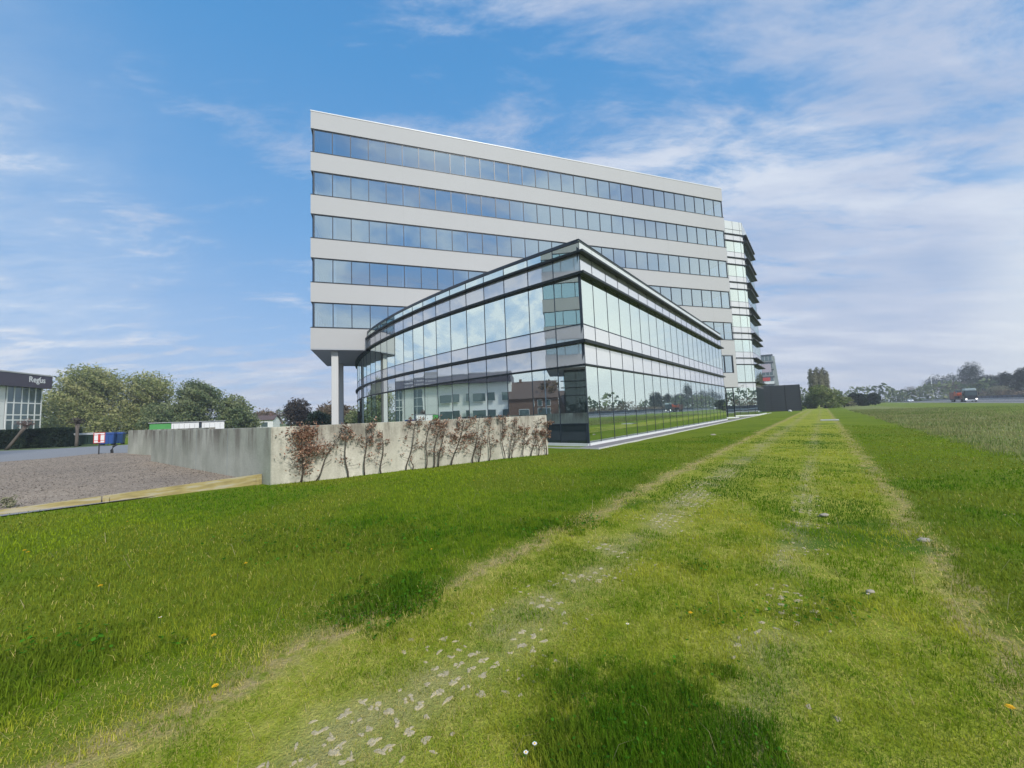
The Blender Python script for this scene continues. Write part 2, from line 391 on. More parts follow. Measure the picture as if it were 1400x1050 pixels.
def attr_mat(name, rough=1.0, trans=0.0):
    m, nt, b, L = nmat(name); a = nt.nodes.new('ShaderNodeAttribute'); a.attribute_name = 'Col'
    L.new(a.outputs['Color'], b.inputs['Base Color']); b.inputs['Roughness'].default_value = rough; b.inputs['Specular IOR Level'].default_value = 0
    if trans:
        tb = nt.nodes.new('ShaderNodeBsdfTranslucent'); L.new(a.outputs['Color'], tb.inputs[0]); mx = nt.nodes.new('ShaderNodeMixShader'); mx.inputs[0].default_value = trans
        L.new(b.outputs[0], mx.inputs[1]); L.new(tb.outputs[0], mx.inputs[2]); L.new(mx.outputs[0], nt.nodes['Material Output'].inputs['Surface'])
    return m
tag(fast_mesh('gravel_stones', P, FF, attr_mat('stones'), cols=np.repeat(cs, 6, 0)), kind='stuff')
sheet('grass_verge', [spot(-60, 39), spot(60, 38.5), spot(104, 39.5), spot(118, 40.2), spot(148, 41.3), spot(150, 44.5), spot(100, 46), spot(-60, 46)], .040, plain('verge_grass', (.10, .14, .055), 1, .3, 2.0))
# paving strip with pale edging and white plinth line along the glass wing
mb = MB(); mb.box(-1.2, 62, .05, 1.0, -.05, .03, F1); tag(mb.build('paving_strip', M_pave), kind='structure')
mb = MB(); mb.box(-1.3, 70, 1.0, 1.12, -.05, .045, F1)
mb.box(-1.3, -1.2, -5.0, 1.0, -.05, .045, F1); tag(mb.build('kerb_edging', M_kerb), kind='structure')
# motorway beyond the field
mb = MB(); mb.box(-160, 700, 36.5, 62, -.05, .02, F1); tag(mb.build('motorway', M_asph2), kind='structure')
mb = MB()
for v0, w in ((37.0, .28), (48.4, .25), (50.1, .25), (61.3, .28)): mb.box(-160, 700, v0, v0 + w, .0, .026, F1)
tag(mb.build('road_marking', M_white), kind='structure')

# ------------------------------------------------------------------ grass blades
def blades(n, dmin, dmax, azr):
    az = RNG.uniform(-azr, azr, n); d = np.exp(RNG.uniform(np.log(dmin), np.log(dmax), n))
    return np.sin(az) * d, np.cos(az) * d, d
def excl(x, y):
    """keep grass off the gravel, walls and paving"""
    u, v = uv_of(x, y)
    on = (v > 1.15) | (u < -1.4)
    s = (x + 6.407) * .83455 + (y - 10.332) * .5509; nn = (x + 6.407) * .5509 - (y - 10.332) * .83455   # along / in front of the concrete wall
    on &= (nn > .0)
    on &= ~in_poly(x, y, [(-6.7, 10.65), (-10.35, 7.8), (-15.9, 2.5), (-24.2, -4), (-40, -10), (-40, 40), (-8, 40)])
    return on
def make_blades(name, x, y, d, ln, wd, col, lean, mat, dense=1.0):
    n = len(x); z = ground_z(x, y) - .004
    yaw = RNG.uniform(0, 2 * pi, n); dx, dy = np.cos(yaw), np.sin(yaw); px_, py_ = -dy, dx
    l1 = lean * .45; l2 = lean
    a = ln * .55; bx = np.sin(l1) * a; bz = np.cos(l1) * a; tx = bx + np.sin(l2 * 1.25) * ln * .5; tz = bz + np.cos(l2 * 1.25) * ln * .5
    P = np.empty((n, 5, 3)); w = wd * .5
    for i, (sx_, wx, zz) in enumerate(((0, -1, 0), (0, 1, 0), (1, -.8, 0), (1, .8, 0), (2, 0, 0))):
        off = 0 if sx_ == 0 else (bx if sx_ == 1 else tx); h = 0 if sx_ == 0 else (bz if sx_ == 1 else tz)
        P[:, i, 0] = x + dx * off + px_ * w * wx; P[:, i, 1] = y + dy * off + py_ * w * wx; P[:, i, 2] = z + h
    base = (np.arange(n) * 5)[:, None]
    F = np.concatenate([base + np.array([[0, 1, 3]]), base + np.array([[0, 3, 2]]), base + np.array([[2, 3, 4]])], 0)
    sh = np.array([.62, .62, 1.0, 1.0, 1.15])
    C = np.ones((n, 5, 4)); C[:, :, :3] = col[:, None, :]
    return fast_mesh(name, P.reshape(-1, 3), F, mat, cols=C.reshape(-1, 4))
M_blade = attr_mat('grass_blade', .9, .45)
def lerp(a, b, t): return a * (1 - t)[:, None] + np.asarray(b)[None] * t[:, None]

x, y, d = blades(600000, 1.15, 34, radians(70))
kk = excl(x, y); x, y, d = x[kk], y[kk], d[kk]
u, v, lane, edge, rut, field = zones(x, y); pm = patch_mask(x, y)
big = fbm(x * .33 + 5, y * .33, 3); mid = fbm(x * 2.3, y * 2.3 + 9, 3); fin = fbm(x * 9, y * 9, 2)
bare = np.clip(edge * sstep(.38, .56, fbm(x * 1.5 + 3, y * 1.5, 3)) * .8 + rut * sstep(.38, .6, mid) * .95 + lane * sstep(.55, .68, fbm(x * 3.1, y * 3.1 + 40, 3)) * .75, 0, 1) * (1 - pm)
keep = RNG.random(len(x)) > np.clip(bare * .5 + lane * .05, 0, .8); keep &= RNG.random(len(x)) > field * .6
x, y, d, u, v, lane, edge, rut, field, pm, big, mid, fin, bare = [q[keep] for q in (x, y, d, u, v, lane, edge, rut, field, pm, big, mid, fin, bare)]
n = len(x)
lushc = lerp(np.tile(np.array([.088, .205, .010]), (n, 1)), (.265, .350, .022), sstep(.30, .70, big * .6 + fin * .4))
dryc = lerp(np.tile(np.array([.140, .265, .006]), (n, 1)), (.480, .480, .050), sstep(.34, .64, mid * .5 + fin * .25 + big * .25))
straw = np.array([.68, .56, .19])
c = lushc * (1 - lane)[:, None] + dryc * lane[:, None]
leftdry = sstep(.46, .64, fbm(x * .55 + 11, y * .55 + 2, 3)) * (1 - lane) * .65
c = lerp(c, (.27, .29, .035), leftdry)
bars = sstep(.53, .62, fbm(u * .55 + 3, v * .34 + 7, 3)) * sstep(5.6, 6.2, v) * sstep(9.3, 8.9, v) * sstep(3.0, 5.5, d)
c = lerp(c, (.060, .165, .008), bars * .85)
rs = RNG.random(n)
isst = rs < np.clip(.002 + lane * .13 + bare * .66 + edge * .42 + leftdry * .10 + field * .3, 0, .85) * (1 - pm) * (1 - .8 * bars)
c[isst] = straw * (RNG.uniform(.55, 1.1, isst.sum()) * (1 + .12 * np.clip(edge + bare, 0, 1)[isst]))[:, None]
c = lerp(c, (.060, .165, .012), pm * .68 * (~isst))
c *= RNG.uniform(.72, 1.28, (n, 1))
dk = np.clip(d / 2.6, .8, 14)
ln = (.028 + .005 * (1 - lane)) * RNG.uniform(.55, 1.35, n) * (1 + pm * 1.2) * np.clip(dk, 1, 1.6) * (1 - bare * .45)
ln *= np.where(d > 12, .8, 1)
wd = (.0030 + .0012 * pm) * np.clip(dk, .9, 9) * np.where(isst, .62, 1)
lean = RNG.uniform(.15, 1.25, n) * (1 - .25 * pm); lean = np.where(isst, RNG.uniform(1.0, 1.5, n), lean); ln = np.where(isst, ln * 1.2, ln)
make_blades('grass', x, y, d, ln, wd, c, lean, M_blade)
tag(bpy.data.objects['grass'], kind='stuff')

# long dry stalks and clippings lying on the lane
nc = 1500; x, y, d = blades(nc * 3, 1.3, 9, radians(60)); kk = excl(x, y); x, y, d = x[kk], y[kk], d[kk]
u, v, lane, edge, rut, field = zones(x, y); kk = RNG.random(len(x)) < .06 + .5 * lane * rut + .55 * edge * sstep(.4, .6, fbm(x * 1.5 + 3, y * 1.5, 3)); x, y, d = x[kk], y[kk], d[kk]; n = len(x)
make_blades('dry_clippings', x, y, d, RNG.uniform(.06, .26, n) * np.clip(d / 4, .8, 1.5), np.full(n, .0022) * np.clip(d / 3, 1, 3), np.tile([.50, .43, .23], (n, 1)) * RNG.uniform(.7, 1.1, (n, 1)), RNG.uniform(1.25, 1.5, n), M_blade)
tag(bpy.data.objects['dry_clippings'], kind='stuff')

# round clover leaves in the dark patches
n0 = 60000; x, y, d = blades(n0, 1.2, 7.5, radians(62)); pm = patch_mask(x, y); kk = (RNG.random(len(x)) < pm * np.where(y > 2.9, .7, .07)) & excl(x, y); x, y, d = x[kk], y[kk], d[kk]; n = len(x)
hh = ground_z(x, y) + RNG.uniform(.02, .075, n); rr = RNG.uniform(.005, .010, n) * np.clip(d / 2.5, 1, 2.2); tn = RNG.uniform(-.5, .5, (n, 2)); ya = RNG.uniform(0, 6.28, n)
P = np.empty((n, 5, 3))
for i in range(5):
    t = ya + i * 2 * pi / 5; ox, oy = np.cos(t) * rr, np.sin(t) * rr
    P[:, i, 0] = x + ox; P[:, i, 1] = y + oy; P[:, i, 2] = hh + ox * tn[:, 0] + oy * tn[:, 1]
C = np.ones((n, 5, 4)); C[:, :, :3] = (np.array([.055, .165, .014]) * RNG.uniform(.6, 1.7, (n, 1)))[:, None]
tag(fast_mesh('clover', P.reshape(-1, 3), np.arange(n * 5).reshape(n, 5), M_blade, cols=C.reshape(-1, 4)), kind='stuff')

# rough meadow grass on the strip beyond the lane
n0 = 90000; uu = RNG.uniform(-14, 75, n0); vv = 12.0 + RNG.exponential(7, n0); kk = vv < 36; uu, vv = uu[kk], vv[kk]
x = GC.x + U.x * uu + V.x * vv; y = GC.y + U.y * uu + V.y * vv; d = np.hypot(x, y)
cl = fbm(x * .8, y * .8, 3); kk = (RNG.random(len(x)) < sstep(.3, .6, cl) * .9 + .1) & (vv > 12 + (fbm(x * .6, y * .6, 2) - .4) * 1.6); x, y, d, vv, cl = x[kk], y[kk], d[kk], vv[kk], cl[kk]; n = len(x)
c = lerp(np.tile(np.array([.15, .24, .05]), (n, 1)), (.37, .36, .16), sstep(.25, .75, RNG.random(n) * .6 + fbm(x * .25, y * .25 + 4, 2) * .5)) * RNG.uniform(.7, 1.25, (n, 1))
c = lerp(c, (.11, .17, .05), sstep(22, 30, vv) * .8)
make_blades('meadow_grass', x, y, d, RNG.uniform(.06, .19, n) * (1 - .5 * sstep(20, 28, vv)), .010 * np.clip(d / 14, .8, 3), c, RNG.uniform(.05, .8, n), M_blade)
tag(bpy.data.objects['meadow_grass'], kind='stuff')

# bits of the concrete grass pavers showing in the wheel ruts
V_, F_ = [], []
for i in range(2600):
    t = rnd.random(); uq = rnd.uniform(-16.2, -5.5)
    vq = (6.62 + rnd.gauss(0, .19)) if t < .72 else (8.22 + rnd.gauss(0, .12))
    vq = round(vq / .10) * .10 + rnd.uniform(-.02, .02); uq = round(uq / .135) * .135 + rnd.uniform(-.03, .03)
    cx, cy = F1(uq, vq, 0)[:2]
    if float(fbm(np.array([cx * 2.3]), np.array([cy * 2.3 + 9]), 3)[0]) < .50 + .08 * rnd.random(): continue
    b0 = len(V_); nn = 10; a0 = rnd.choice((0, 1.57)) + rnd.gauss(-A1, .35); ra, rb = rnd.uniform(.012, .034), rnd.uniform(.008, .018); zc = float(ground_z(np.array([cx]), np.array([cy]))[0]); bend = rnd.uniform(-.2, .2)
    jr = [rnd.uniform(.6, 1.25) for _ in range(nn)]
    for ring_, (sc_, zz) in enumerate(((1.0, -.012), (.90, .001), (.6, .0045))):
        for j in range(nn):
            q = 2 * pi * j / nn; k_ = sc_ * jr[j]; ex, ey = ra * k_ * cos(q), rb * k_ * sin(q); ey += bend * ex * ex / ra
            V_.append((cx + ex * cos(a0) - ey * sin(a0), cy + ex * sin(a0) + ey * cos(a0), zc + zz + rnd.uniform(-.001, .001)))
    for ring_ in range(2):
        for j in range(nn): F_.append((b0 + ring_ * nn + j, b0 + ring_ * nn + (j + 1) % nn, b0 + (ring_ + 1) * nn + (j + 1) % nn, b0 + (ring_ + 1) * nn + j))
    F_.append(tuple(b0 + 2 * nn + j for j in range(nn)))
mb = MB(); mb.v = V_; mb.f = F_; mb.m = [0] * len(F_)
tag(mb.build('grass_pavers', plain('paver_concrete', (.45, .39, .25), .95, .35, 14, .6)), kind='stuff')

# ------------------------------------------------------------------ office block on columns
ROWS = [(24.06, 26.11), (20.36, 22.41), (16.66, 18.71), (12.95, 15.00), (9.22, 11.30)]
BANDS = [(26.11, 27.62), (22.41, 24.06), (18.71, 20.36), (15.0, 16.66), (11.3, 12.95), (7.5, 9.22)]
LEN, DEP = 44.4, 10.2
MODS = [.17 + .055] + [.22 + 1.428 * k for k in range(1, 31)] + [44.30]
def ring(mb, T, s0, s1, n0, n1, z0, z1, t, m=0):
    mb.box(s0, s1, -t, 0, z0, z1, T, m); mb.box(s0, s1, n1, n1 + t, z0, z1, T, m)
    mb.box(s0, s0 + t, n1 + t, -t, z0, z1, T, m); mb.box(s1 - t, s1, n1 + t, -t, z0, z1, T, m)
def jq(mb, a, b, z0, z1, out, m=0, j=.0022):
    """a glass pane between two plan points, set a hair out of true like real glazing"""
    o = Vector(out); dd = [rnd.uniform(-j, j) for _ in range(3)]; dd.append(dd[0] + dd[2] - dd[1])
    P = [Vector((a[0], a[1], z0)), Vector((b[0], b[1], z0)), Vector((b[0], b[1], z1)), Vector((a[0], a[1], z1))]
    Q = [p + o * k for p, k in zip(P, dd)]
    if (Q[1] - Q[0]).cross(Q[3] - Q[0]).dot(o) < 0: Q.reverse()
    mb.poly([tuple(p) for p in Q], m)

office = thing('office_block', F2(0, 0, 0), 'long white office block with blue ribbon windows raised on columns behind the glass wing', 'office building')
for z0, z1 in BANDS:
    mb = MB(); ring(mb, F2, 0, LEN, 0, -DEP, z0, z1, .28)
    for kx in range(1, 31, 4):
        if kx > 1: mb.box(MODS[kx] - .013, MODS[kx] + .013, -.05, .003, z0 + .01, z1 - .01, F2, 1)
    if z1 > 27: mb.box(-.03, LEN + .03, -.45, .03, 27.62, 27.70, F2, 2)
    mb.build('facade_band', [M_panel, M_joint, M_white], office)
panes_left = []
cnt = 0; rest = MB()
for ri, (z0, z1) in enumerate(ROWS):
    fr = MB()
    fr.box(.10, LEN - .08, -.16, -.07, z0, z0 + .07, F2); fr.box(.10, LEN - .08, -.16, -.07, z1 - .09, z1, F2)
    fr.box(-.012, LEN + .012, -.1, .035, z0 - .025, z0 + .0, F2)
    for kx, s in enumerate(MODS):
        w = .055 if kx in (0, 31) else .034
        fr.box(s - w, s + w, -.19, -.06, z0 + .07, z1 - .09, F2)
    for e0 in (.10, LEN - .10):
        fr.box(e0 - .04, e0 + .04, -DEP + .1, -.2, z0, z0 + .07, F2); fr.box(e0 - .04, e0 + .04, -DEP + .1, -.2, z1 - .09, z1, F2)
        for q in range(1, 7): fr.box(e0 - .04, e0 + .04, -.2 - q * 1.41, -.13 - q * 1.41, z0 + .07, z1 - .09, F2)
    win = fr.build('ribbon_window', M_frame, office)
    for kx in range(31):
        mb = MB() if cnt < 100 else rest
        jq(mb, F2(MODS[kx] + .034, -.10, 0), F2(MODS[kx + 1] - .034, -.10, 0), Z2(z0 + .07), Z2(z1 - .09), N2, 0, .0035)
        if cnt < 100: mb.build('window_pane', M_glass, win, normals=False)
        cnt += 1
    # end walls
    for e0, out in ((.10, -D2), (LEN - .10, D2)):
        for q in range(7): jq(rest, F2(e0, -.2 - q * 1.41, 0), F2(e0, -.2 - (q + 1) * 1.41, 0), Z2(z0 + .07), Z2(z1 - .09), out)
tag(rest.build('window_pane', M_glass, office, normals=False), kind='stuff')
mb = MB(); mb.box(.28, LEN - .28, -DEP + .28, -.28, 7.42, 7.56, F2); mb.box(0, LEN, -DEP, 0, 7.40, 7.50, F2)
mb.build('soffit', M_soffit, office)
mb = MB(); mb.box(.3, LEN - .3, -DEP + .3, -.3, 26.9, 27.3, F2); mb.build('roof', M_joint, office)
# what one sees through the windows: slabs, ceilings, columns and the lift core
mb = MB()
for z0, z1 in ROWS:
    mb.box(.4, LEN - .4, -DEP + .4, -.40, z1 + .02, z1 + .22, F2, 0); mb.box(.4, LEN - .4, -DEP + .4, -.30, z0 - .5, z0 - .3, F2, 1)
mb.build('floor_slab', [M_ceil, M_core], office)
mb = MB(); mb.box(1.0, LEN - 1, -6.2, -4.4, 7.6, 26.8, F2, 0)
for kx in range(1, 31, 4):
    for z0, z1 in ROWS: mb.box(MODS[kx] - .19, MODS[kx] + .19, -.62, -.24, z0 - .3, z1 + .02, F2, 1)
mb.build('core_wall', [M_core, M_ceil], office)
for s0, s1, n0, n1 in ((1.46, 1.98, -1.0, -.48), (1.24, 1.68, -9.0, -8.5)):
    mb = MB(); mb.box(s0, s1, n0, n1, 0, 7.40, F2); mb.build('column', M_column, office, bevel=.02)
# lower storeys at the far end
mb = MB()
mb.box(26, LEN, -DEP, 0, 3.73, 5.36, F2, 0); mb.box(43.99, LEN, -DEP, 0, 5.36, 7.40, F2, 0); mb.box(26, 42.2, -.3, -.1, 5.36, 7.4, F2, 0)
mb.build('lower_wall', [M_panel], office)
mb = MB(); mb.box(42.30, 42.42, -.18, -.05, 5.36, 7.5, F2); mb.box(43.9, 43.99, -.18, -.05, 5.36, 7.5, F2); mb.box(42.42, 43.9, -.18, -.05, 5.36, 5.44, F2); mb.box(42.42, 43.9, -.18, -.05, 7.32, 7.4, F2); mb.box(42.72, 42.8, -.18, -.05, 5.44, 7.32, F2)
w6 = mb.build('window', M_frame, office)
mb = MB(); jq(mb, F2(42.42, -.11, 0), F2(43.9, -.11, 0), Z2(5.4), Z2(7.36), N2); mb.build('window_pane', M_glass, w6, normals=False)
mb = MB(); mb.box(41, 44.2, -1.7, -1.6, 5.4, 7.4, F2); mb.build('window_backing', M_ceil, office)  # pale back panel added behind the pane so the window reads less dark
mb = MB()
for s in (36, 38, 40, 41.5, 43.2, 44.3): mb.box(s - .022, s + .022, -.72, -.6, .12, 3.73, F2)
mb.box(36, 44.3, -.72, -.6, 3.3, 3.36, F2); mb.box(30, 44.4, -1.0, -.02, 3.66, 3.728, F2); mb.box(30, 44.4, -.9, -.2, -.05, .12, F2, 1)
shop = mb.build('ground_glazing', [M_frame, M_white], office)
mb = MB()
for a, b_ in ((36, 38), (38, 40), (40, 41.5), (41.5, 43.2), (43.2, 44.3)): jq(mb, F2(a + .04, -.66, 0), F2(b_ - .04, -.66, 0), .12, Z2(3.66), N2)
jq(mb, F2(44.3, -.66, 0), F2(44.3, -9.5, 0), .12, Z2(3.66), D2)
mb.build('glass', M_cglass, shop, normals=False)
mb = MB(); mb.box(30, 44, -3.2, -3, .05, 3.6, F2); mb.build('back_wall', M_inner, office)

# ------------------------------------------------------------------ glass wing: straight front and curved flank
wing = thing('glass_wing', (GC.x, GC.y, 0), 'low two storey glass wing with sharp prow corner and curved flank', 'glass building')
ULEN = 33.25
US = [0.0] + [1.277 + 1.599 * k for k in range(0, 20)] + [ULEN]
LEV = [(.13, 3.75, 0), (3.86, 4.83, 1), (5.0, 5.73, 1), (5.79, 8.12, 0), (8.26, 9.16, 1), (9.29, 9.74, 2)]
for k in range(len(US) - 1):
    mb = MB()
    for z0, z1, m in LEV: jq(mb, F1(US[k] + .02, 0, 0), F1(US[k + 1] - .02, 0, 0), z0, z1, V, m)
    mb.build('glazing_bay', [M_cglass, M_span, M_parapet], wing, normals=False)
mb = MB()
for k in range(len(US) - 1): mb.box(US[k] + .012, US[k + 1] - .012, .014, .045, 9.28, 9.745, F1)
mb.build('fascia', M_parapet, wing)
mb = MB()
for k, u_ in enumerate(US):
    w = .06 if k == 0 else .018
    mb.box(max(u_ - w, 0), u_ + w, -.12, .012, .13, 9.74, F1)
mb.box(0, ULEN, -.10, .014, 5.735, 5.785, F1)
mb.build('mullion', M_frame, wing)
for z0, z1, p, u0 in ((3.76, 3.85, .08, -.07), (4.84, 4.99, .20, -.20), (8.13, 8.25, .29, -.20), (9.17, 9.275, .31, -.22)):
    mb = MB(); mb.box(u0, ULEN + .12, .016, p, z0, z1, F1); mb.build('sunshade_ledge', M_ledge, wing)
mb = MB(); mb.box(-.05, ULEN, -.32, .06, 9.747, 9.785, F1, 0); mb.box(-.04, ULEN, -.30, .04, 9.785, 9.835, F1, 1); mb.box(-.07, ULEN, -.34, .08, 9.835, 9.88, F1, 0)
mb.build('roof_coping', [M_frame, M_parapet], wing)
plin = MB(); plin.box(-.06, ULEN, -.3, .10, -.05, .125, F1)
# curved flank -----------------------------------------------------
def arc_pts(smax=42.0, step=.1):
    n = int(smax / step) + 1; x, y = GC.x, GC.y; out = []
    for i in range(n):
        s = i * step; h = A1 - pi / 2 + .0085 * s + .0002 * s * s; out.append((x, y, h))
        hm = A1 - pi / 2 + .0085 * (s + step / 2) + .0002 * (s + step / 2) ** 2; x += sin(hm) * step; y += cos(hm) * step
    return out
ARC = arc_pts()
def AP(s, off=0.0):
    x, y, h = ARC[min(int(round(s * 10)), len(ARC) - 1)]; return (x - cos(h) * off, y + sin(h) * off)   # off > 0 = outwards
def n_of(p): return (Vector((p[0], p[1], 0)) - M0).dot(N2)
CS = [0.0, 1.5, 3.1, 4.8, 6.4, 8.0, 9.6] + [11.2 + 1.55 * k for k in range(0, 20)]
SJ = next(i / 10 for i in range(len(ARC)) if n_of(AP(i / 10)) < .02)
for k in range(len(CS) - 1):
    mb = MB(); a, b_ = CS[k], CS[k + 1]; p, q = AP(a), AP(b_); under = n_of(AP((a + b_) / 2)) < .05
    h = ARC[int(round((a + b_) * 5))][2]; out = (-cos(h), sin(h), 0)
    for z0, z1, m in LEV:
        if under and z0 > 8: continue
        if under and z1 > 7.9: z1 = 7.97
        if z0 < .5: jq(mb, p, q, .13, 1.02, out, 3); z0 = 1.06
        jq(mb, p, q, z0, z1, out, 0 if m == 2 else m)
    mb.build('glazing_bay', [M_cglass, M_span, M_parapet, M_dpan], wing, normals=False)
cm = MB()
for k, s in enumerate(CS):
    if k == 0: continue
    top = 7.97 if n_of(AP(s)) < .05 else 9.74
    x, y = AP(s); h = ARC[int(round(s * 10))][2]
    def T(a, b_, z): return (x + sin(h) * a - cos(h) * b_, y + cos(h) * a + sin(h) * b_, z)
    cm.box(-.02, .02, -.1, .014, .13, top, T)
cm.build('mullion', M_frame, wing)
def arc_ledge(z0, z1, p, s1, name, mat, i0=.016, start=0.0, step=.8):
    mb = MB(); s = start; n = max(1, int(round((s1 - start) / step)))
    for i in range(n):
        a, b_ = start + (s1 - start) * i / n, start + (s1 - start) * (i + 1) / n
        mb.prism([AP(a, i0), AP(b_, i0), AP(b_, p), AP(a, p)], z0, z1)
    return mb.build(name, mat, wing)
for z0, z1, p, s1 in ((3.76, 3.85, .07, 38), (4.84, 4.99, .20, 38), (8.13, 8.25, .20, SJ), (9.17, 9.275, .22, SJ)):
    arc_ledge(z0, z1, p, s1, 'sunshade_ledge', M_ledge)
arc_ledge(7.975, 8.10, .24, 38, 'sunshade_ledge', M_ledge, start=SJ - .2)
arc_ledge(5.735, 5.785, .016, 38, 'transom', M_frame, -.1)
arc_ledge(1.02, 1.06, .018, 38, 'transom', M_frame, -.1)
arc_ledge(9.745, 9.90, .05, SJ, 'roof_coping', M_frame, -.3)
mb2 = plin
for i in range(45):
    a, b_ = i * .8, (i + 1) * .8; mb2.prism([AP(a, -.3), AP(b_, -.3), AP(b_, .10), AP(a, .10)], -.05, .125)
mb2.build('plinth', M_white, wing)
roof = [F1(.1, -.2, 0)[:2], F1(ULEN, -.2, 0)[:2], F1(ULEN, -5.6, 0)[:2]] + [AP(s, -.2) for s in np.arange(SJ - .2, .2, -1.0)]
mb = MB(); mb.prism(roof, 9.3, 9.70); mb.build('roof', M_joint, wing)
mb = MB(); mb.box(ULEN - .25, ULEN, -5.6, -.13, 0, 9.3, F1); mb.build('end_wall', M_panel, wing)
inn = [F1(.5, -.35, 0)[:2], F1(ULEN - .3, -.35, 0)[:2], F1(ULEN - .3, -5.4, 0)[:2]] + [AP(s, -.35) for s in np.arange(SJ - .4, .4, -1.0)]
mb = MB(); mb.prism(inn, 4.0, 4.85, 0); mb.prism(inn, 8.3, 8.6, 0); mb.prism(inn, -.02, .10, 1); mb.build('floor_slab', [M_ceil, M_core], wing)
mb = MB()
for u_, v_ in [(2.6 + 6.4 * k, -1.6) for k in range(5)] + [(9, -8), (15.4, -8), (9, -14), (15.4, -13)]:
    c0 = F1(u_, v_, 0); mb.tube([(c0[0], c0[1], .1), (c0[0], c0[1], 8.3)], [.2, .2], 10)
for s in (6.5, 13, 19.5, 26):
    c0 = AP(s, -1.5); mb.tube([(c0[0], c0[1], .1), (c0[0], c0[1], 7.3)], [.2, .2], 10)
mb.build('inner_column', M_ceil, wing, smooth=True)
mb = MB(); mb.box(5, 38, -.55, -.35, .1, 7.2, F2); mb.box(6, 20, -9, -8.8, .1, 7.2, F2); mb.box(8, 17, -13.5, -6.5, .1, 8.3, F1)
mb.build('core_wall', M_inner, wing)

# ------------------------------------------------------------------ glazed wing further back with sun louvres
tower = thing('glazed_tower', (TC.x, TC.y, 0), 'tall glazed wing with stacked dark sun ledges beyond the right end of the white block', 'glass building')
TLED = [27.64, 26.62, 23.97, 22.91, 20.15, 19.10, 16.27, 15.13, 12.37, 11.42, 8.60, 7.63]
SN = [-17.5 + 1.4 * k for k in range(12)] + [-1.94, -.53, 0]; SN = sorted(set(round(q, 2) for q in SN if q < -2.5)) + [-1.94, -.53, 0.0]
UN = [0, 1.6, 3.2, 4.8, 6.4, 8.0, 9.6]
segs = [(5.0, 7.60, 0)]
for i in range(0, 12, 2):
    hi, lo = TLED[i], TLED[i + 1]
    segs.append((lo + .07, hi - .05, 1))
    nxt = TLED[i + 2] if i + 2 < 12 else None
    if nxt: segs.append((nxt + .07, nxt + .9, 1)); segs.append((nxt + .94, lo - .06, 0))
segs.append((27.72, 29.75, 2)); segs.append((.2, 4.2, 0)); segs.append((4.2, 4.98, 1))
for k in range(len(SN) - 1):
    mb = MB()
    for z0, z1, m in segs: jq(mb, F3(SN[k] + .02, 0, 0), F3(SN[k + 1] - .02, 0, 0), z0, z1, N2, m)
    mb.build('glazing_bay', [M_cglass, M_span, M_parapet], tower, normals=False)
for k in range(len(UN) - 1):
    mb = MB()
    for z0, z1, m in segs: jq(mb, F4(UN[k] + .02, 0, 0), F4(UN[k + 1] - .02, 0, 0), z0, z1, V, m)
    mb.build('glazing_bay', [M_cglass, M_span, M_parapet], tower, normals=False)
mb = MB()
for s in SN: mb.box(s - .035, s + .005, -.1, .014, .2, 29.75, F3)
for u_ in UN[1:]: mb.box(u_ - .02, u_ + .02, -.1, .014, .2, 29.75, F4)
for i in range(0, 12, 2):
    if i + 2 < 12:
        z = TLED[i + 2] + .9; mb.box(-17.5, 0, -.1, .016, z, z + .04, F3); mb.box(0, 9.6, -.1, .016, z, z + .04, F4)
mb.box(-17.5, 0, -.1, .016, 28.4, 28.46, F3); mb.build('mullion', M_frame, tower)
for z in TLED + [4.95]:
    mb = MB(); mb.box(-17.5, .08, .018, .16, z - .06, z + .07, F3); mb.box(-.05, 9.9, .018, .5, z - .08, z + .07, F4); mb.build('sunshade_ledge', M_ledge, tower)
mb = MB()
for s in SN: mb.box(s - .12, s + .12, -.6, -.3, .2, 4.2, F3)
mb.build('inner_column', M_core, tower)
mb = MB(); mb.box(-17.5, 0, -9, -1.5, .2, 29, F3); mb.build('core_wall', M_inner, tower)
mb = MB()
for z in TLED[::2]: mb.box(-17.3, -.4, -1.5, -.2, z - .9, z - .1, F3)
mb.build('floor_slab', M_ceil, tower)
mb = MB(); mb.box(-17.5, .0, -9, -.2, 29.2, 29.6, F3); mb.build('roof', M_joint, tower)
mb = MB(); mb.box(-8, .1, -.3, .1, -.05, .18, F3); mb.box(.0, 9.7, -.3, .12, -.05, .18, F4); mb.build('plinth', M_white, tower)

# ------------------------------------------------------------------ concrete garden wall and its neighbour
WA = 0.98740; WD = Vector((sin(WA), cos(WA), 0)); WN = Vector((cos(WA), -sin(WA), 0)); W0 = Vector((-6.407, 10.332, 0))
def FW(t, n, z): p = W0 + WD * t + WN * n; return (p.x, p.y, z)
WL = Vector((-11.2, 8.67, 0)).normalized(); WLN = Vector((WL.y, -WL.x, 0))   # the return running back along the gravel
def FL(t, n, z): p = W0 + WL * t + WLN * n; return (p.x, p.y, z)
gw = thing('concrete_wall', (W0.x, W0.y, 0), 'pale stained concrete garden wall with saplings trained along its front', 'wall')
mb = MB(); mb.box(0, 9.25, -.25, 0, -.2, 1.52, FW); mb.build('front_wall', M_conc, gw, bevel=.012)
mb = MB(); sgn = -1 if Vector(FL(0, 1, 0)).length > W0.length else 1
mb.box(.02, 14.1, 0, .25, -.2, 1.515, FL, 0)
for t in (3.35, 6.7, 10.1): mb.box(t - .008, t + .008, -.003, .003, -.1, 1.5, FL, 1)
mb.build('side_wall', [M_conc2, M_core], gw, bevel=.012)
mb = MB()
p0 = Vector(FL(14.0, .25, 0)) + Vector((.9, .9, 0)); dW = Vector((-25.45, 25.7, 0)) - p0; dW.normalize(); nW = Vector((dW.y, -dW.x, 0))
def FR(t, n, z): p = p0 + dW * t + nW * n; return (p.x, p.y, z)
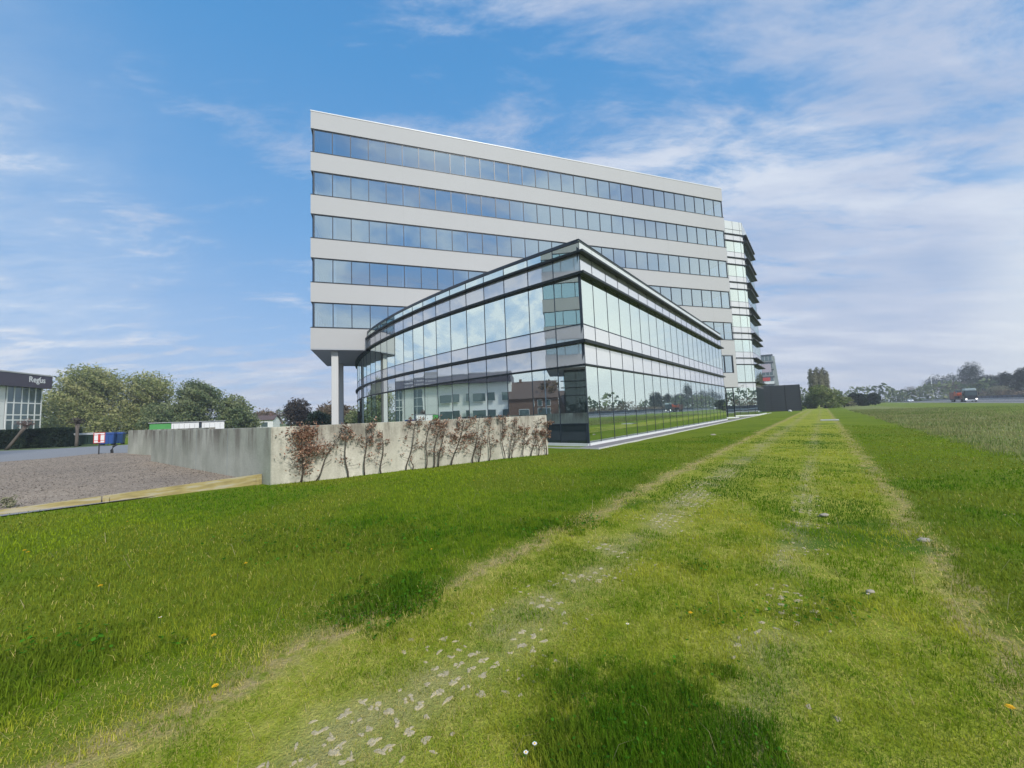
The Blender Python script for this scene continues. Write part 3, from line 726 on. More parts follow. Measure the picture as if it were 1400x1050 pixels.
mb.box(-2.0, 10.3, 0, .25, -.2, 1.56, FR); o = mb.build('concrete_wall', M_conc2, loc=(p0.x, p0.y, 0), bevel=.012)
tag(o, 'plain grey concrete wall continuing behind the end of the wall beside the gravel', 'wall')
# timber edging of the gravel bed
te = thing('timber_edging', (-6.84, 10.64, 0), 'yellowed timber board edging the gravel beside the lawn', 'edging')
tdir = Vector((-10.35 + 6.84, 7.80 - 10.64, 0)).normalized(); tn_ = Vector((-tdir.y, tdir.x, 0)); tO = Vector((-6.84, 10.64, 0))
def FT(t, n, z): p = tO + tdir * t + tn_ * n; return (p.x, p.y, z)
for a, b_ in ((0, 2.98), (3.0, 5.98), (6.0, 12)):
    mb = MB(); i0 = len(mb.v); h0, h1 = .275 - .036 * a, max(.275 - .036 * b_, .05)
    mb.v = [FT(t, n, z) for t, h in ((a, h0), (b_, h1)) for n, z in ((-.022, -.06), (.022, -.06), (.022, h), (-.022, h))]
    mb.f = [(0, 1, 2, 3), (7, 6, 5, 4), (0, 4, 5, 1), (1, 5, 6, 2), (2, 6, 7, 3), (3, 7, 4, 0)]; mb.m = [0] * 6
    mb.build('plank', M_timber, te, bevel=.005)
for t in (.1, 2.9, 5.9):
    mb = MB(); mb.box(t - .03, t + .03, .024, .08, -.1, .23 - .036 * t, FT); mb.build('stake', M_timber, te)

# ------------------------------------------------------------------ vegetation
def leafmat(name, col, var=.35, trans=.3):
    m, nt, b, L = nmat(name); p = objco(nt)
    f = math_(nt, 'MULTIPLY_ADD', noise_(nt, p, .6, 3, .6), 2 * var, 1 - var)
    vm = nt.nodes.new('ShaderNodeVectorMath'); vm.operation = 'SCALE'; vm.inputs[0].default_value = col; L.new(f, vm.inputs['Scale'])
    L.new(vm.outputs[0], b.inputs['Base Color']); b.inputs['Roughness'].default_value = .9; b.inputs['Specular IOR Level'].default_value = .15
    tb = nt.nodes.new('ShaderNodeBsdfTranslucent'); L.new(vm.outputs[0], tb.inputs[0]); mx = nt.nodes.new('ShaderNodeMixShader'); mx.inputs[0].default_value = trans
    L.new(b.outputs[0], mx.inputs[1]); L.new(tb.outputs[0], mx.inputs[2]); L.new(mx.outputs[0], nt.nodes['Material Output'].inputs['Surface'])
    return m
def pal(name, cols): return [leafmat(name, c) for c in cols]
P_olive = pal('olive_leaf', [(.21, .245, .095), (.30, .33, .13), (.41, .41, .19)])  # tones lightened to stand in for haze over these trees
P_mid = pal('green_leaf', [(.11, .155, .075), (.175, .22, .10), (.25, .285, .145)])
P_dark = pal('dark_leaf', [(.014, .028, .022), (.023, .042, .028), (.040, .062, .038)])
P_brown = pal('budding_twig', [(.125, .095, .07), (.18, .135, .095), (.24, .18, .12)])
P_purple = pal('purple_leaf', [(.040, .036, .038), (.060, .052, .050), (.095, .080, .07)])
P_pale = pal('pale_twig', [(.17, .175, .105), (.24, .235, .15), (.31, .30, .20)])
P_yel = pal('yellow_green_leaf', [(.13, .18, .045), (.19, .24, .065), (.27, .30, .11)])
P_rust = pal('copper_leaf', [(.17, .088, .058), (.33, .19, .13), (.52, .36, .26)])

def leaf_cards(pts, size, rng, flat=0.0, asp=.6):
    n = len(pts); a = rng.normal(size=(n, 3)); a[:, 2] *= (1 - flat); a /= np.linalg.norm(a, axis=1)[:, None]
    b = np.cross(a, rng.normal(size=(n, 3))); b /= np.linalg.norm(b, axis=1)[:, None] + 1e-9
    s = (size * rng.uniform(.6, 1.35, n))[:, None]; a = a * s; b = b * s * asp
    P = np.stack([pts - a, pts + b * .8 - a * .1, pts + a, pts - b * .8 + a * .1], 1)
    return P
def crown_points(blobs, n, rng, gap=.42, fq=1.0, shell=.55):
    vol = np.array([b[3] * b[4] * b[5] for b in blobs]) ** .67; vol /= vol.sum(); out = []
    for b, w in zip(blobs, vol):
        k = int(n * w * 1.6) + 8; d = rng.normal(size=(k, 3)); d /= np.linalg.norm(d, axis=1)[:, None]
        r = rng.uniform(shell, 1.05, k) * (1 + .30 * (vnoise(d[:, 0] * 3 + b[0] * 3 + 50, d[:, 1] * 3 + d[:, 2] * 4 + 50) - .5))
        p = np.array(b[:3]) + d * r[:, None] * np.array(b[3:6])
        q = vnoise(p[:, 0] * fq + 30 + p[:, 2] * .7, p[:, 1] * fq + p[:, 2] * fq + 60)
        out.append(p[q > gap * rng.uniform(.75, 1.1, k)])
    return np.concatenate(out)
def tree_at(name, label, cat, loc, H, blobs, leaves, size, palette, seed, bark=M_bark, tr=.25, limbs=7, group=None, gap=.40, fq=1.0, flat=0, asp=.6, lean=(0, 0), trunk_to=.55, shell=.55):
    """blobs are given relative to the foot of the tree"""
    rng = np.random.default_rng(seed); rr = random.Random(seed)
    t = thing(name, loc, label, cat, group)
    mb = MB(); L0 = Vector(loc); top = Vector((lean[0], lean[1], H * trunk_to))
    pts = [L0 + top * q + Vector((rr.uniform(-.1, .1), rr.uniform(-.1, .1), 0)) * tr * 3 * (q > 0) for q in (0, .2, .45, .75, 1)]
    mb.tube([pts[0] - Vector((0, 0, .1))] + pts, [tr * 1.35, tr * 1.2, tr, tr * .85, tr * .7, tr * .5], 7)
    for k in range(limbs):
        b = blobs[k % len(blobs)]; st = L0 + top * rr.uniform(.45, 1.0); e = L0 + Vector((b[0] + rr.uniform(-.6, .6) * b[3], b[1] + rr.uniform(-.6, .6) * b[4], b[2] + rr.uniform(-.2, .7) * b[5]))
        mid = st.lerp(e, .5) + Vector((rr.uniform(-.3, .3), rr.uniform(-.3, .3), .25)) * b[3] * .3
        mb.tube([st, mid, e], [tr * .45, tr * .28, tr * .07], 5)
    mb.build('trunk', bark, t, smooth=True)
    p = crown_points(blobs, leaves, rng, gap, fq, shell)
    P = leaf_cards(p, size, rng, flat, asp); n = len(p)
    tone = vnoise(p[:, 0] * fq * .8 + 7, p[:, 1] * fq * .8 + p[:, 2] * fq * .9 + 21) + rng.uniform(-.22, .22, n)
    mi = np.digitize(tone, [.42, .64])
    fast_mesh('crown', P.reshape(-1, 3), np.arange(n * 4).reshape(n, 4), palette, mi, parent=t)
    return t
def blobset(w, h, z0, n, seed, d=None):
    rr = random.Random(seed); d = d or w; out = []
    for k in range(n):
        a = rr.uniform(0, 2 * pi); q = rr.uniform(.1, .62); zz = rr.random(); taper = 1 - .55 * zz
        out.append((cos(a) * q * w * .5 * taper * 1.25, sin(a) * q * d * .5 * taper * 1.25, z0 + h * (.14 + .68 * zz), w * rr.uniform(.20, .33), d * rr.uniform(.20, .33), h * rr.uniform(.17, .27)))
    out.append((0, 0, z0 + h * .47, w * .37, d * .37, h * .44)); return out

def px_tree(name, label, cat, xl, xr, yt, depth, n, seed, palette, leaves, size, group=None, z0f=.12, ybase=None, **kw):
    x0 = spot(xl, depth)[0]; x1 = spot(xr, depth)[0]; zt = spot((xl + xr) / 2, depth, yt)[2]; w = abs(x1 - x0); cx = (x0 + x1) / 2
    H = zt; return tree_at(name, label, cat, (cx, depth, 0), H, blobset(w * .92, H * (1 - z0f), H * z0f, n, seed), leaves, size, palette, seed, group=group, **kw)
GL = 'trees beyond the access road'
px_tree('broadleaf_tree', 'biggest olive green tree with rounded top behind the hedge', 'tree', 76, 182, 499, 84, 26, 3, P_olive, 20000, .24, GL, tr=.4, z0f=.02, limbs=10, gap=.34)
px_tree('broadleaf_tree', 'wide yellowish green tree right of the tallest tree above the blue containers', 'tree', 146, 246, 507, 88, 24, 4, P_olive, 18000, .24, GL, tr=.4, z0f=.02, limbs=10, gap=.34)
px_tree('broadleaf_tree', 'darker tree tucked between the shop building and the biggest tree', 'tree', 52, 104, 532, 92, 12, 5, P_mid, 5000, .30, GL, tr=.3, z0f=.04)
px_tree('broadleaf_tree', 'grey green round tree above the white section of the low cabin', 'tree', 230, 310, 520, 82, 18, 6, P_mid, 13000, .23, GL, tr=.3, z0f=.05)
px_tree('broadleaf_tree', 'smaller green tree left of the distant white house', 'tree', 292, 358, 541, 84, 14, 7, P_mid, 6000, .26, GL, tr=.25, z0f=.05)
px_tree('broadleaf_tree', 'low dark tree filling the gap above the green end of the low cabin', 'tree', 186, 270, 546, 78, 13, 8, P_mid, 6500, .26, GL, tr=.25, z0f=.03)
px_tree('budding_tree', 'brownish bare budding tree over the distant white house', 'tree', 340, 392, 556, 118, 9, 9, P_brown, 3600, .30, GL, tr=.22, gap=.5, z0f=.05)
px_tree('purple_tree', 'dark purple leaved tree with spiky top left of the white columns', 'tree', 382, 432, 541, 88, 10, 10, P_purple, 5200, .24, GL, tr=.25, z0f=.03)
px_tree('budding_tree', 'reddish brown budding tree directly behind the white columns', 'tree', 424, 486, 544, 100, 11, 12, P_brown, 5000, .28, GL, tr=.25, gap=.45, z0f=.05)
px_tree('bush', 'dense dark green bush at the foot of the white columns', 'bush', 412, 454, 563, 78, 7, 13, P_dark, 3200, .22, GL, tr=.12, z0f=.0)
px_tree('bush', 'green bush between the columns and the curved glass', 'bush', 466, 496, 561, 84, 6, 14, P_mid, 2600, .24, GL, tr=.12, z0f=.0)
px_tree('broadleaf_tree', 'olive tree mostly hidden behind the shop building', 'tree', 20, 70, 540, 118, 9, 15, P_olive, 3000, .35, GL, tr=.3)
# trees standing left of the picture, mirrored in the curved flank
for i, (x, y, H, w, pl, lb) in enumerate([
                                       (-74, -2, 11, 10, P_brown, 'brown budding tree beside the brick house, mirrored in the curved glass'),
                                       (-66, -12, 12, 9, P_yel, 'light green tree behind the brick house, mirrored in the curved glass')]):
    tree_at('broadleaf_tree', lb, 'tree', (x, y, 0), H, blobset(w, H * .85, H * .12, 10, 60 + i), 3000, .32, pl, 60 + i, group=GL)
# hedge along the road
def hedge(name, label, a, b_, w, h, n, palette, seed, size=.09):
    rng = np.random.default_rng(seed); a = Vector((*a, 0)); b_ = Vector((*b_, 0)); d = b_ - a; L = d.length; d.normalize(); q = Vector((-d.y, d.x, 0))
    t = thing(name, tuple((a + b_) / 2), label, 'hedge')
    mb = MB()
    f = lambda s, m, z: tuple(a + d * s + q * m + Vector((0, 0, z)))
    for k in range(int(L)): mb.tube([f(k + .5, 0, 0), f(k + .5, .1, h * .8)], [.04, .02], 5)
    mb.box(.1, L - .1, -w * .38, w * .38, .1, h * .93, f, 1); mb.build('stems', [M_bark, palette[0]], t)
    s = rng.uniform(0, L, n); m = rng.uniform(-.5, .5, n) * w; z = rng.uniform(0, 1, n) * h
    face = rng.random(n); m = np.where(face < .65, np.sign(m) * w * rng.uniform(.40, .54, n), m); z = np.where(face >= .65, h * rng.uniform(.92, 1.04, n), z)
    z = z * (1 + .06 * (vnoise(s * .8, s * 0 + seed) - .5))
    P = np.stack([a.x + d.x * s + q.x * m, a.y + d.y * s + q.y * m, z], -1) - np.array(((a + b_) / 2)[:])
    C = leaf_cards(P, size, rng); mi = np.digitize(vnoise(s * 1.5, z * 2 + 9) + rng.uniform(-.25, .25, n), [.45, .72])
    fast_mesh('foliage', C.reshape(-1, 3), np.arange(n * 4).reshape(n, 4), palette, mi, parent=t)
hedge('clipped_hedge', 'long clipped dark green hedge along the access road', spot(-70, 42.2), spot(106, 42.6), 1.3, 2.05, 15000, P_dark, 31)
# two pollarded street trees in front of the hedge
def pollard(label, foot, head, seed, pl):
    rr = random.Random(seed); rng = np.random.default_rng(seed); t = thing('pollarded_tree', foot, label, 'tree', 'pollarded trees along the hedge')
    f, h = Vector(foot), Vector(head); mb = MB(); mb.tube([f, f.lerp(h, .3), f.lerp(h, .7), h], [.17, .14, .13, .19], 8)
    for k in range(14):
        a = rr.uniform(0, 6.28); e = h + Vector((cos(a) * rr.uniform(.3, .75), sin(a) * rr.uniform(.3, .75), rr.uniform(.1, .75))); mb.tube([h, h.lerp(e, .5) + Vector((0, 0, .08)), e], [.05, .035, .012], 5)
    mb.build('trunk', M_bark2, t, smooth=True)
    p = np.array(h) - np.array(f) + np.array([0, 0, .32]) + rng.normal(size=(420, 3)) * np.array([.34, .34, .22])
    fast_mesh('crown', leaf_cards(p, .06, rng).reshape(-1, 3), np.arange(420 * 4).reshape(-1, 4), pl, rng.integers(0, 3, 420), parent=t)
P_pink = pal('pinkish_bud', [(.16, .095, .09), (.24, .15, .14), (.30, .21, .19)])
pollard('pollarded tree with slanting trunk and pinkish buds in front of the hedge', (*spot(12, 40.3), 0), spot(35, 40.6, 583), 1, P_pink)
pollard('upright pollarded tree at the right end of the hedge', (*spot(107, 41.3), 0), spot(106, 41.3, 580), 2, P_purple)

# beech saplings trained against the garden wall -----------------------------------------
SAP = [(.68, 1.56, .10, 900, .30, 'thick copper leaved sapling, fullest of the row, nearest the gravel'),
       (1.03, 1.30, .62, 36, .2, 'nearly bare sapling leaning right beside the fullest sapling'),
       (1.88, 1.50, -.12, 190, .25, 'thin sapling with a tuft of copper leaves near its top, third from the gravel'),
       (2.33, 1.48, .06, 200, .3, 'straight sapling with brown leaves from middle to top, fourth from the gravel'),
       (2.79, 1.30, .10, 110, .25, 'slender sapling with a forked tip, fifth from the gravel'),
       (3.55, 1.62, .40, 210, .34, 'slanting sapling with fine twigs rising above the wall top'),
       (3.75, .45, -.02, 12, .1, 'very short bare shoot beside the slanting sapling'),
       (4.17, 1.42, .16, 60, .2, 'thin sparsely leaved sapling left of a close pair of stems'),
       (4.46, 1.55, .22, 230, .25, 'upright sapling with dense brown top over the wall edge'),
       (4.62, 1.50, .25, 90, .2, 'dark straight sapling with few leaves beside the dense topped one'),
       (5.05, 1.56, .62, 520, .42, 'leaning sapling with broad copper foliage at mid wall'),
       (5.86, 1.60, .36, 240, .38, 'crooked sapling forking at half height into a wide crown'),
       (6.11, 1.00, .10, 90, .18, 'short thin sapling beside the crooked forked one'),
       (6.49, 1.52, .16, 150, .25, 'straight sapling with dark leaves gathered at its tip'),
       (7.16, 1.54, -.10, 200, .24, 'wavy sapling with reddish leaves at the wall top'),
       (7.35, 1.50, .30, 90, .2, 'slim sapling leaning right, left one of a close pair of thin stems'),
       (7.44, 1.36, .34, 70, .2, 'slim sapling leaning right, right one of a close pair of thin stems'),
       (7.96, 1.30, .16, 260, .26, 'leafy copper sapling below a bare patch of wall, fourth from the right'),
       (8.33, 1.45, .45, 60, .25, 'bare thin sapling with a long slanting whip, third from the right'),
       (8.64, .95, .10, 170, .24, 'short sapling with yellowish brown leaves, second from the right'),
       (9.03, 1.36, .14, 360, .22, 'rust leaved sapling at the right hand end of the wall')]
for i, (t, h, ln_, nl, wd_, lb) in enumerate(SAP):
    rr = random.Random(100 + i); rng = np.random.default_rng(100 + i)
    foot = Vector(FW(t, .12, 0)); th = thing('beech_sapling', tuple(foot), lb, 'sapling', 'beech saplings along the concrete wall')
    mb = MB(); pts = []; K = 9
    for k in range(K + 1):
        q = k / K; pts.append(Vector(FW(t + ln_ * q + .035 * sin(q * 7 + i) * (q > 0), .12 + .03 * sin(q * 5 + i * 2), h * q - .02)))
    mb.tube(pts, [.024 * (1 - .70 * k / K) * (1.15 if nl > 300 else .95) for k in range(K + 1)], 6)
    tips = []
    nb = max(7, int(13 + nl / 40)) if h > .6 else 3
    for k in range(nb):
        q = rr.uniform(.18, .97); j = min(int(q * K), K - 1); st = pts[j].lerp(pts[j + 1], q * K - j); sd = rr.choice((-1, 1)); L_ = rr.uniform(.5, 1.35) * wd_ * (1.25 - .55 * q)
        e = st + WD * sd * L_ + WN * rr.uniform(-.07, .10) + Vector((0, 0, L_ * rr.uniform(.05, .75))); m_ = st.lerp(e, .5) + Vector((0, 0, rr.uniform(-.02, .03)))
        mb.tube([st, m_, e], [.0065, .0045, .002], 4); tips.append((st, m_, e, q))
        for z in range(3):
            s2 = st.lerp(e, rr.uniform(.35, .9)); e2 = s2 + WD * rr.uniform(-.12, .14) + WN * rr.uniform(-.05, .07) + Vector((0, 0, rr.uniform(-.02, .14))); mb.tube([s2, e2], [.003, .0015], 3); tips.append((s2, s2.lerp(e2, .5), e2, q))
    mb.build('stem', M_bark, th, smooth=True)
    nl = int(nl * (1.7 if nl > 700 else 1.15))
    wts = np.array([(q[3] ** 1.3) + .15 for q in tips]); wts /= wts.sum(); ch = rng.choice(len(tips), nl, p=wts); P = np.empty((nl, 3))
    for z, c_ in enumerate(ch):
        st, m_, e, q = tips[c_]; P[z] = st.lerp(e, rr.uniform(.2, 1.08)) + Vector((rr.gauss(0, .025), rr.gauss(0, .025), rr.gauss(0, .03))) - foot
    if nl > 1000:      # the full one: two shelves of foliage
        z_ = rng.normal(size=(nl, 3)); hi = rng.random(nl) < .58
        tt = np.where(hi, .06 + .23 * z_[:, 0] * .9, .24 + .25 * z_[:, 0]); zz = np.where(hi, 1.30 + .15 * z_[:, 1], .86 + .10 * z_[:, 1]); oo = rng.uniform(-.10, .22, nl)
        low = rng.random(nl) < .13; zz = np.where(low, rng.uniform(.2, .75, nl), zz); tt = np.where(low, rng.normal(.05, .16, nl), tt)
        P = np.stack([WD.x * tt + WN.x * oo, WD.y * tt + WN.y * oo, np.minimum(zz, 1.62)], -1)
    C = leaf_cards(P, .034, rng, asp=.6); mi = np.digitize(rng.random(nl), [.33, .74])
    fast_mesh('leaves', C.reshape(-1, 3), np.arange(nl * 4).reshape(-1, 4), P_rust, mi, parent=th)

# ------------------------------------------------------------------ far side: trees along the motorway
def va(px, v):                               # where the sight line through px reaches the offset v from the glass wing
    r = spot(px, 1.0)[0]; d = r * V.x + V.y; return (v + GC.x * V.x + GC.y * V.y) / d
GR = 'trees beyond the motorway'
def far_tree(name, label, cat, xl, xr, yt, v, n, seed, palette, leaves, size, **kw):
    px_tree(name, label, cat, xl, xr, yt, va((xl + xr) / 2, v), n, seed, palette, leaves, size, GR, **kw)
far_tree('pine_tree', 'dark pine with a tall narrow top, highest of the trees over the lorry', 'tree', 1312, 1352, 492, 74, 12, 41, P_dark, 5200, .32, z0f=.18, tr=.35, flat=.4)
far_tree('pine_tree', 'broad dark pine sloping down to the right beyond the lorry', 'tree', 1328, 1378, 509, 76, 12, 42, P_dark, 5200, .32, z0f=.15, tr=.35)
far_tree('pine_tree', 'dark flat topped pine left of the road lamp', 'tree', 1262, 1300, 511, 75, 10, 43, P_dark, 4200, .32, z0f=.18, tr=.3, flat=.4)
far_tree('pine_tree', 'dark green pine between the lamp and the tallest pine', 'tree', 1288, 1330, 507, 80, 11, 44, P_dark, 4800, .34, z0f=.12, tr=.3)
far_tree('pine_tree', 'dark pine with open layers at the right edge of the picture', 'tree', 1370, 1396, 505, 72, 9, 45, P_dark, 3600, .30, z0f=.2, tr=.3, flat=.5)
far_tree('pine_tree', 'dark pine cut off by the right edge of the picture', 'tree', 1388, 1425, 502, 70, 9, 46, P_dark, 4200, .30, z0f=.2, tr=.3, flat=.5)
far_tree('bare_tree', 'grey leafless tree under the dark pines behind the lorry', 'tree', 1282, 1346, 521, 69, 10, 47, P_brown, 4600, .24, gap=.5, tr=.2)
far_tree('bare_tree', 'pale leafless bush low beneath the pines right of the lorry', 'tree', 1352, 1386, 527, 68, 8, 48, P_pale, 3000, .22, gap=.48, tr=.15, z0f=.03)
far_tree('bare_tree', 'brownish leafless tree between the grey panel and the road lamp', 'tree', 1232, 1268, 526, 78, 8, 49, P_brown, 3200, .3, gap=.48, tr=.2)
far_tree('bare_tree', 'pale green leafless tree left of the grey panel', 'tree', 1206, 1240, 535, 84, 8, 50, P_pale, 2600, .3, gap=.46, tr=.2, z0f=.03)
far_tree('bare_tree', 'grey leafless treetop above the leftmost white car', 'tree', 1192, 1216, 531, 88, 6, 51, P_brown, 1600, .3, gap=.5, tr=.2)
for i, (u_, v_, H, w, pl, lb) in enumerate([(52, 71, 13, 13, P_dark, 'dark pine right of the picture edge along the motorway'), (36, 74, 11, 12, P_mid, 'green tree far right along the motorway, mirrored in the glass wing'),
                                      (20, 72, 9, 12, P_brown, 'brown budding tree far right along the motorway'), (2, 73, 10, 13, P_mid, 'round green tree along the motorway, mirrored near the prow'),
                                      (-16, 74, 8, 14, P_pale, 'pale leafless tree along the motorway behind the viewer'), (44, 69, 7, 10, P_brown, 'low brown tree along the motorway under a pine')]):
    q = F1(u_, v_, 0); tree_at('roadside_tree', lb, 'tree', q, H, blobset(w, H * .9, H * .1, 10, 80 + i), 2600, .34, pl, 80 + i, group=GR)
# left of the motorway: poplars, willow, clipped conifers
GP = 'poplars behind the willow'
def poplar(label, xl, xr, yt, depth, seed):
    x0, x1 = spot(xl, depth)[0], spot(xr, depth)[0]; H = spot((xl + xr) / 2, depth, yt)[2]; w = (x1 - x0) / 2
    bl = [(0, 0, H * q, w * k, w * k, H * .14) for q, k in ((.18, .8), (.32, 1.0), (.46, 1.05), (.6, 1.05), (.74, 1.0), (.86, .85))]
    tree_at('poplar_tree', label, 'tree', ((x0 + x1) / 2, depth, 0), H, bl, 5200, .22, P_pale, seed, group=GP, gap=.36, tr=.3, limbs=12, trunk_to=.85, asp=.35, fq=.8)
poplar('slender brownish poplar, leftmost and lowest of the three poplars', 1110, 1120, 503, 118, 21)
poplar('middle poplar of the three, with the tallest narrow crown', 1118.5, 1129, 501, 120, 22)
poplar('poplar at the right of the three, with pale twigs', 1127, 1136.5, 502, 122, 23)
px_tree('willow_tree', 'yellow green round willow right of the black enclosure', 'tree', 1103, 1156, 528, 100, 11, 24, P_yel, 5200, .24, None, z0f=.0, tr=.25)
px_tree('bush', 'grey green low bush at the right foot of the willow', 'bush', 1140, 1170, 541, 102, 6, 25, P_pale, 2000, .22, None, z0f=.0, tr=.1)
px_tree('bush', 'dull green bush between the black enclosure and the willow', 'bush', 1094, 1122, 537, 104, 6, 26, P_mid, 2200, .24, None, z0f=.0, tr=.1)
def conifer_row(label, xl, xr, yt, depth, seed, pl):
    px_tree('conifer_clump', label, 'hedge', xl, xr, yt, depth, 7, seed, pl, 2600, .22, 'conifers at the end of the field', z0f=.0, tr=.12, gap=.3)
conifer_row('low dark conifer clump right of the willow', 1158, 1178, 538, 118, 27, P_dark)
conifer_row('darkest clipped conifer in the middle of the field end', 1172, 1190, 537, 114, 28, P_dark)
conifer_row('dark green conifer row left of the leftmost white car', 1186, 1208, 535.5, 120, 29, P_dark)
# wood far behind everything that closes the horizon
rng = np.random.default_rng(77)
def treeline(name, az0, az1, dist, h, n, palette, seed, size):
    rng = np.random.default_rng(seed); a = np.radians(rng.uniform(az0, az1, n)); prof = h * (.45 + .75 * vnoise(np.degrees(a) * .55, a * 0 + seed) + .25 * vnoise(np.degrees(a) * 2.2, a * 0 + seed + 5)) ; z = rng.random(n) ** 1.35 * prof
    r = dist + rng.uniform(-6, 6, n) * (1 - z / (prof + 1)); P = np.stack([np.sin(a) * r, np.cos(a) * r, z], -1); C = leaf_cards(P, size, rng)
    mi = np.digitize(vnoise(np.degrees(a) * 1.3, z * .15) + rng.uniform(-.2, .2, n), [.4, .66])
    tag(fast_mesh(name, C.reshape(-1, 3), np.arange(n * 4).reshape(n, 4), palette, mi), kind='stuff')
treeline('distant_wood', -62, 56, 300, 9, 16000, P_mid, 3, 1.1)
def scrub(name, u0, u1, v0, h, n, palette, seed, size):
    rng = np.random.default_rng(seed); u = rng.uniform(u0, u1, n); prof = h * (.35 + .9 * vnoise(u * .12, u * 0 + seed) + .3 * vnoise(u * .5, u * 0 + seed + 3)); z = rng.random(n) ** 1.1 * prof; v = v0 + rng.normal(0, 1.6, n)
    P = np.stack([GC.x + U.x * u + V.x * v, GC.y + U.y * u + V.y * v, z], -1); mi = np.digitize(vnoise(u * .3, z * .3) + rng.uniform(-.2, .2, n), [.4, .66])
    tag(fast_mesh(name, leaf_cards(P, size, rng).reshape(-1, 3), np.arange(n * 4).reshape(n, 4), palette, mi), kind='stuff')
scrub('roadside_scrub', -40, 260, 67.5, 4.2, 14000, P_brown, 6, .34)
treeline('distant_wood', 56, 300, 200, 9, 16000, P_mid, 4, 1.2)

# ------------------------------------------------------------------ things on the left
def frame_at(loc, ang):
    c, s = cos(ang), sin(ang)
    return lambda x, y, z: (loc[0] + x * c - y * s, loc[1] + x * s + y * c, loc[2] + z)
def text_mesh(name, txt, size, T, mat, parent, align='LEFT', ext=.01):
    cu = bpy.data.curves.new(name, 'FONT'); cu.body = txt; cu.size = size; cu.extrude = ext; cu.align_x = align; cu.offset = .018
    ob = bpy.data.objects.new(name, cu); COL.objects.link(ob); dg = bpy.context.evaluated_depsgraph_get(); me = bpy.data.meshes.new_from_object(ob.evaluated_get(dg))
    bpy.data.objects.remove(ob); og = origin_of(parent)
    for v in me.vertices: v.co = Vector(T(v.co.x, v.co.z, v.co.y)) - og
    me.materials.clear(); me.materials.append(mat); o = bpy.data.objects.new(name, me); COL.objects.link(o); o.parent = parent; return o

# notice on a post at the edge of the gravel
sx_, sy_ = spot(137.5, 26.2); T = frame_at((sx_, sy_, 0), radians(40))
sg = thing('notice_sign', (sx_, sy_, 0), 'red and white notice board on a thin dark post at the gravel edge', 'sign')
mb = MB(); mb.box(-.03, .03, .0, .05, -.1, 1.45, T); mb.build('post', M_dark, sg)
mb = MB(); mb.box(-.27, .27, -.03, 0, .80, 1.50, T, 0)
for a in ((-.27, -.235, .80, 1.50), (.235, .27, .80, 1.50), (-.235, .235, 1.47, 1.50), (-.06, .06, .86, 1.40), (-.235, .235, 1.33, 1.365), (-.235, .235, .955, .985), (-.235, .235, .80, .83)):
    mb.box(a[0], a[1], -.036, -.0305, a[2], a[3], T, 1)
mb.build('board', [M_carw, M_red], sg)
bl = thing('bollard', (*spot(156, 27.2), 0), 'small dark bent post by the end of the grey wall', 'post')
q = spot(156, 27.2); mb = MB(); mb.tube([(q[0], q[1], -.1), (q[0] - .05, q[1], .25), (q[0] + .05, q[1], .5), (q[0] + .22, q[1] + .1, .62)], [.07, .08, .07, .05], 8); mb.build('post', M_dark, bl, smooth=True)
def container(name, label, px, depth, w, h, dp, ang, body, rim, wheels=True, lid=True):
    q = spot(px, depth); T = frame_at((q[0], q[1], 0), ang); t = thing(name, (q[0], q[1], 0), label, 'container')
    mb = MB(); z0 = .16
    mb.hexa([T(*p, 0)[:2] for p in ((-w * .46, -dp * .42), (w * .46, -dp * .42), (w * .46, dp * .42), (-w * .46, dp * .42))], [T(*p, 0)[:2] for p in ((-w / 2, -dp / 2), (w / 2, -dp / 2), (w / 2, dp / 2), (-w / 2, dp / 2))], z0, h * .86)
    for k in range(4): mb.box(-w * .4 + k * w * .26, -w * .4 + k * w * .26 + .05, -dp / 2 - .02, -dp * .42, z0 + .1, h * .8, T)
    mb.build('body', body, t, bevel=.02)
    mb = MB(); mb.box(-w / 2 - .05, w / 2 + .05, -dp / 2 - .05, dp / 2 + .05, h * .86, h * .92, T); mb.build('rim', rim, t, bevel=.01)
    if lid:
        mb = MB(); mb.prism([T(*p, 0)[:2] for p in ((-w / 2, -dp * .45), (w / 2, -dp * .45), (w * .47, dp * .45), (-w * .47, dp * .45))], h * .92, h); mb.build('lid', rim, t, bevel=.03)
    if wheels:
        for a in (-1, 1):
            for b_ in (-1, 1):
                mb = MB(); c = T(a * w * .38, b_ * dp * .33, .1); d = Vector(T(0, 1, 0)) - Vector(T(0, 0, 0)); mb.tube([Vector(c) - d * .03, Vector(c) + d * .03], [.1, .1], 10); mb.build('wheel', M_tyre, t)
    return t
container('waste_container', 'bright blue waste container behind the red and white notice', 149.5, 43, 1.15, 1.40, .95, radians(30), M_blue, M_blue)
container('waste_container', 'darker blue waste container touching the end of the grey wall', 163.5, 44, .95, 1.38, .9, radians(30), plain('navy_plastic', (.02, .06, .17), .4), M_blue)
ct = container('open_skip', 'dark green low skip with white tubular rim left of the notice', 121.5, 43.4, 2.1, 1.45, 1.3, radians(20), M_dgreen, M_carw, wheels=False, lid=False)
q = spot(121.5, 43.4); T = frame_at((q[0], q[1], 0), radians(20)); mb = MB()
mb.tube([T(-1.12, -.72, 0), T(-1.14, -.72, 1.0), T(-1.0, -.72, 1.38), T(1.1, -.72, 1.4)], [.05] * 4, 8); mb.build('guard_rail', M_carw, ct, smooth=True)
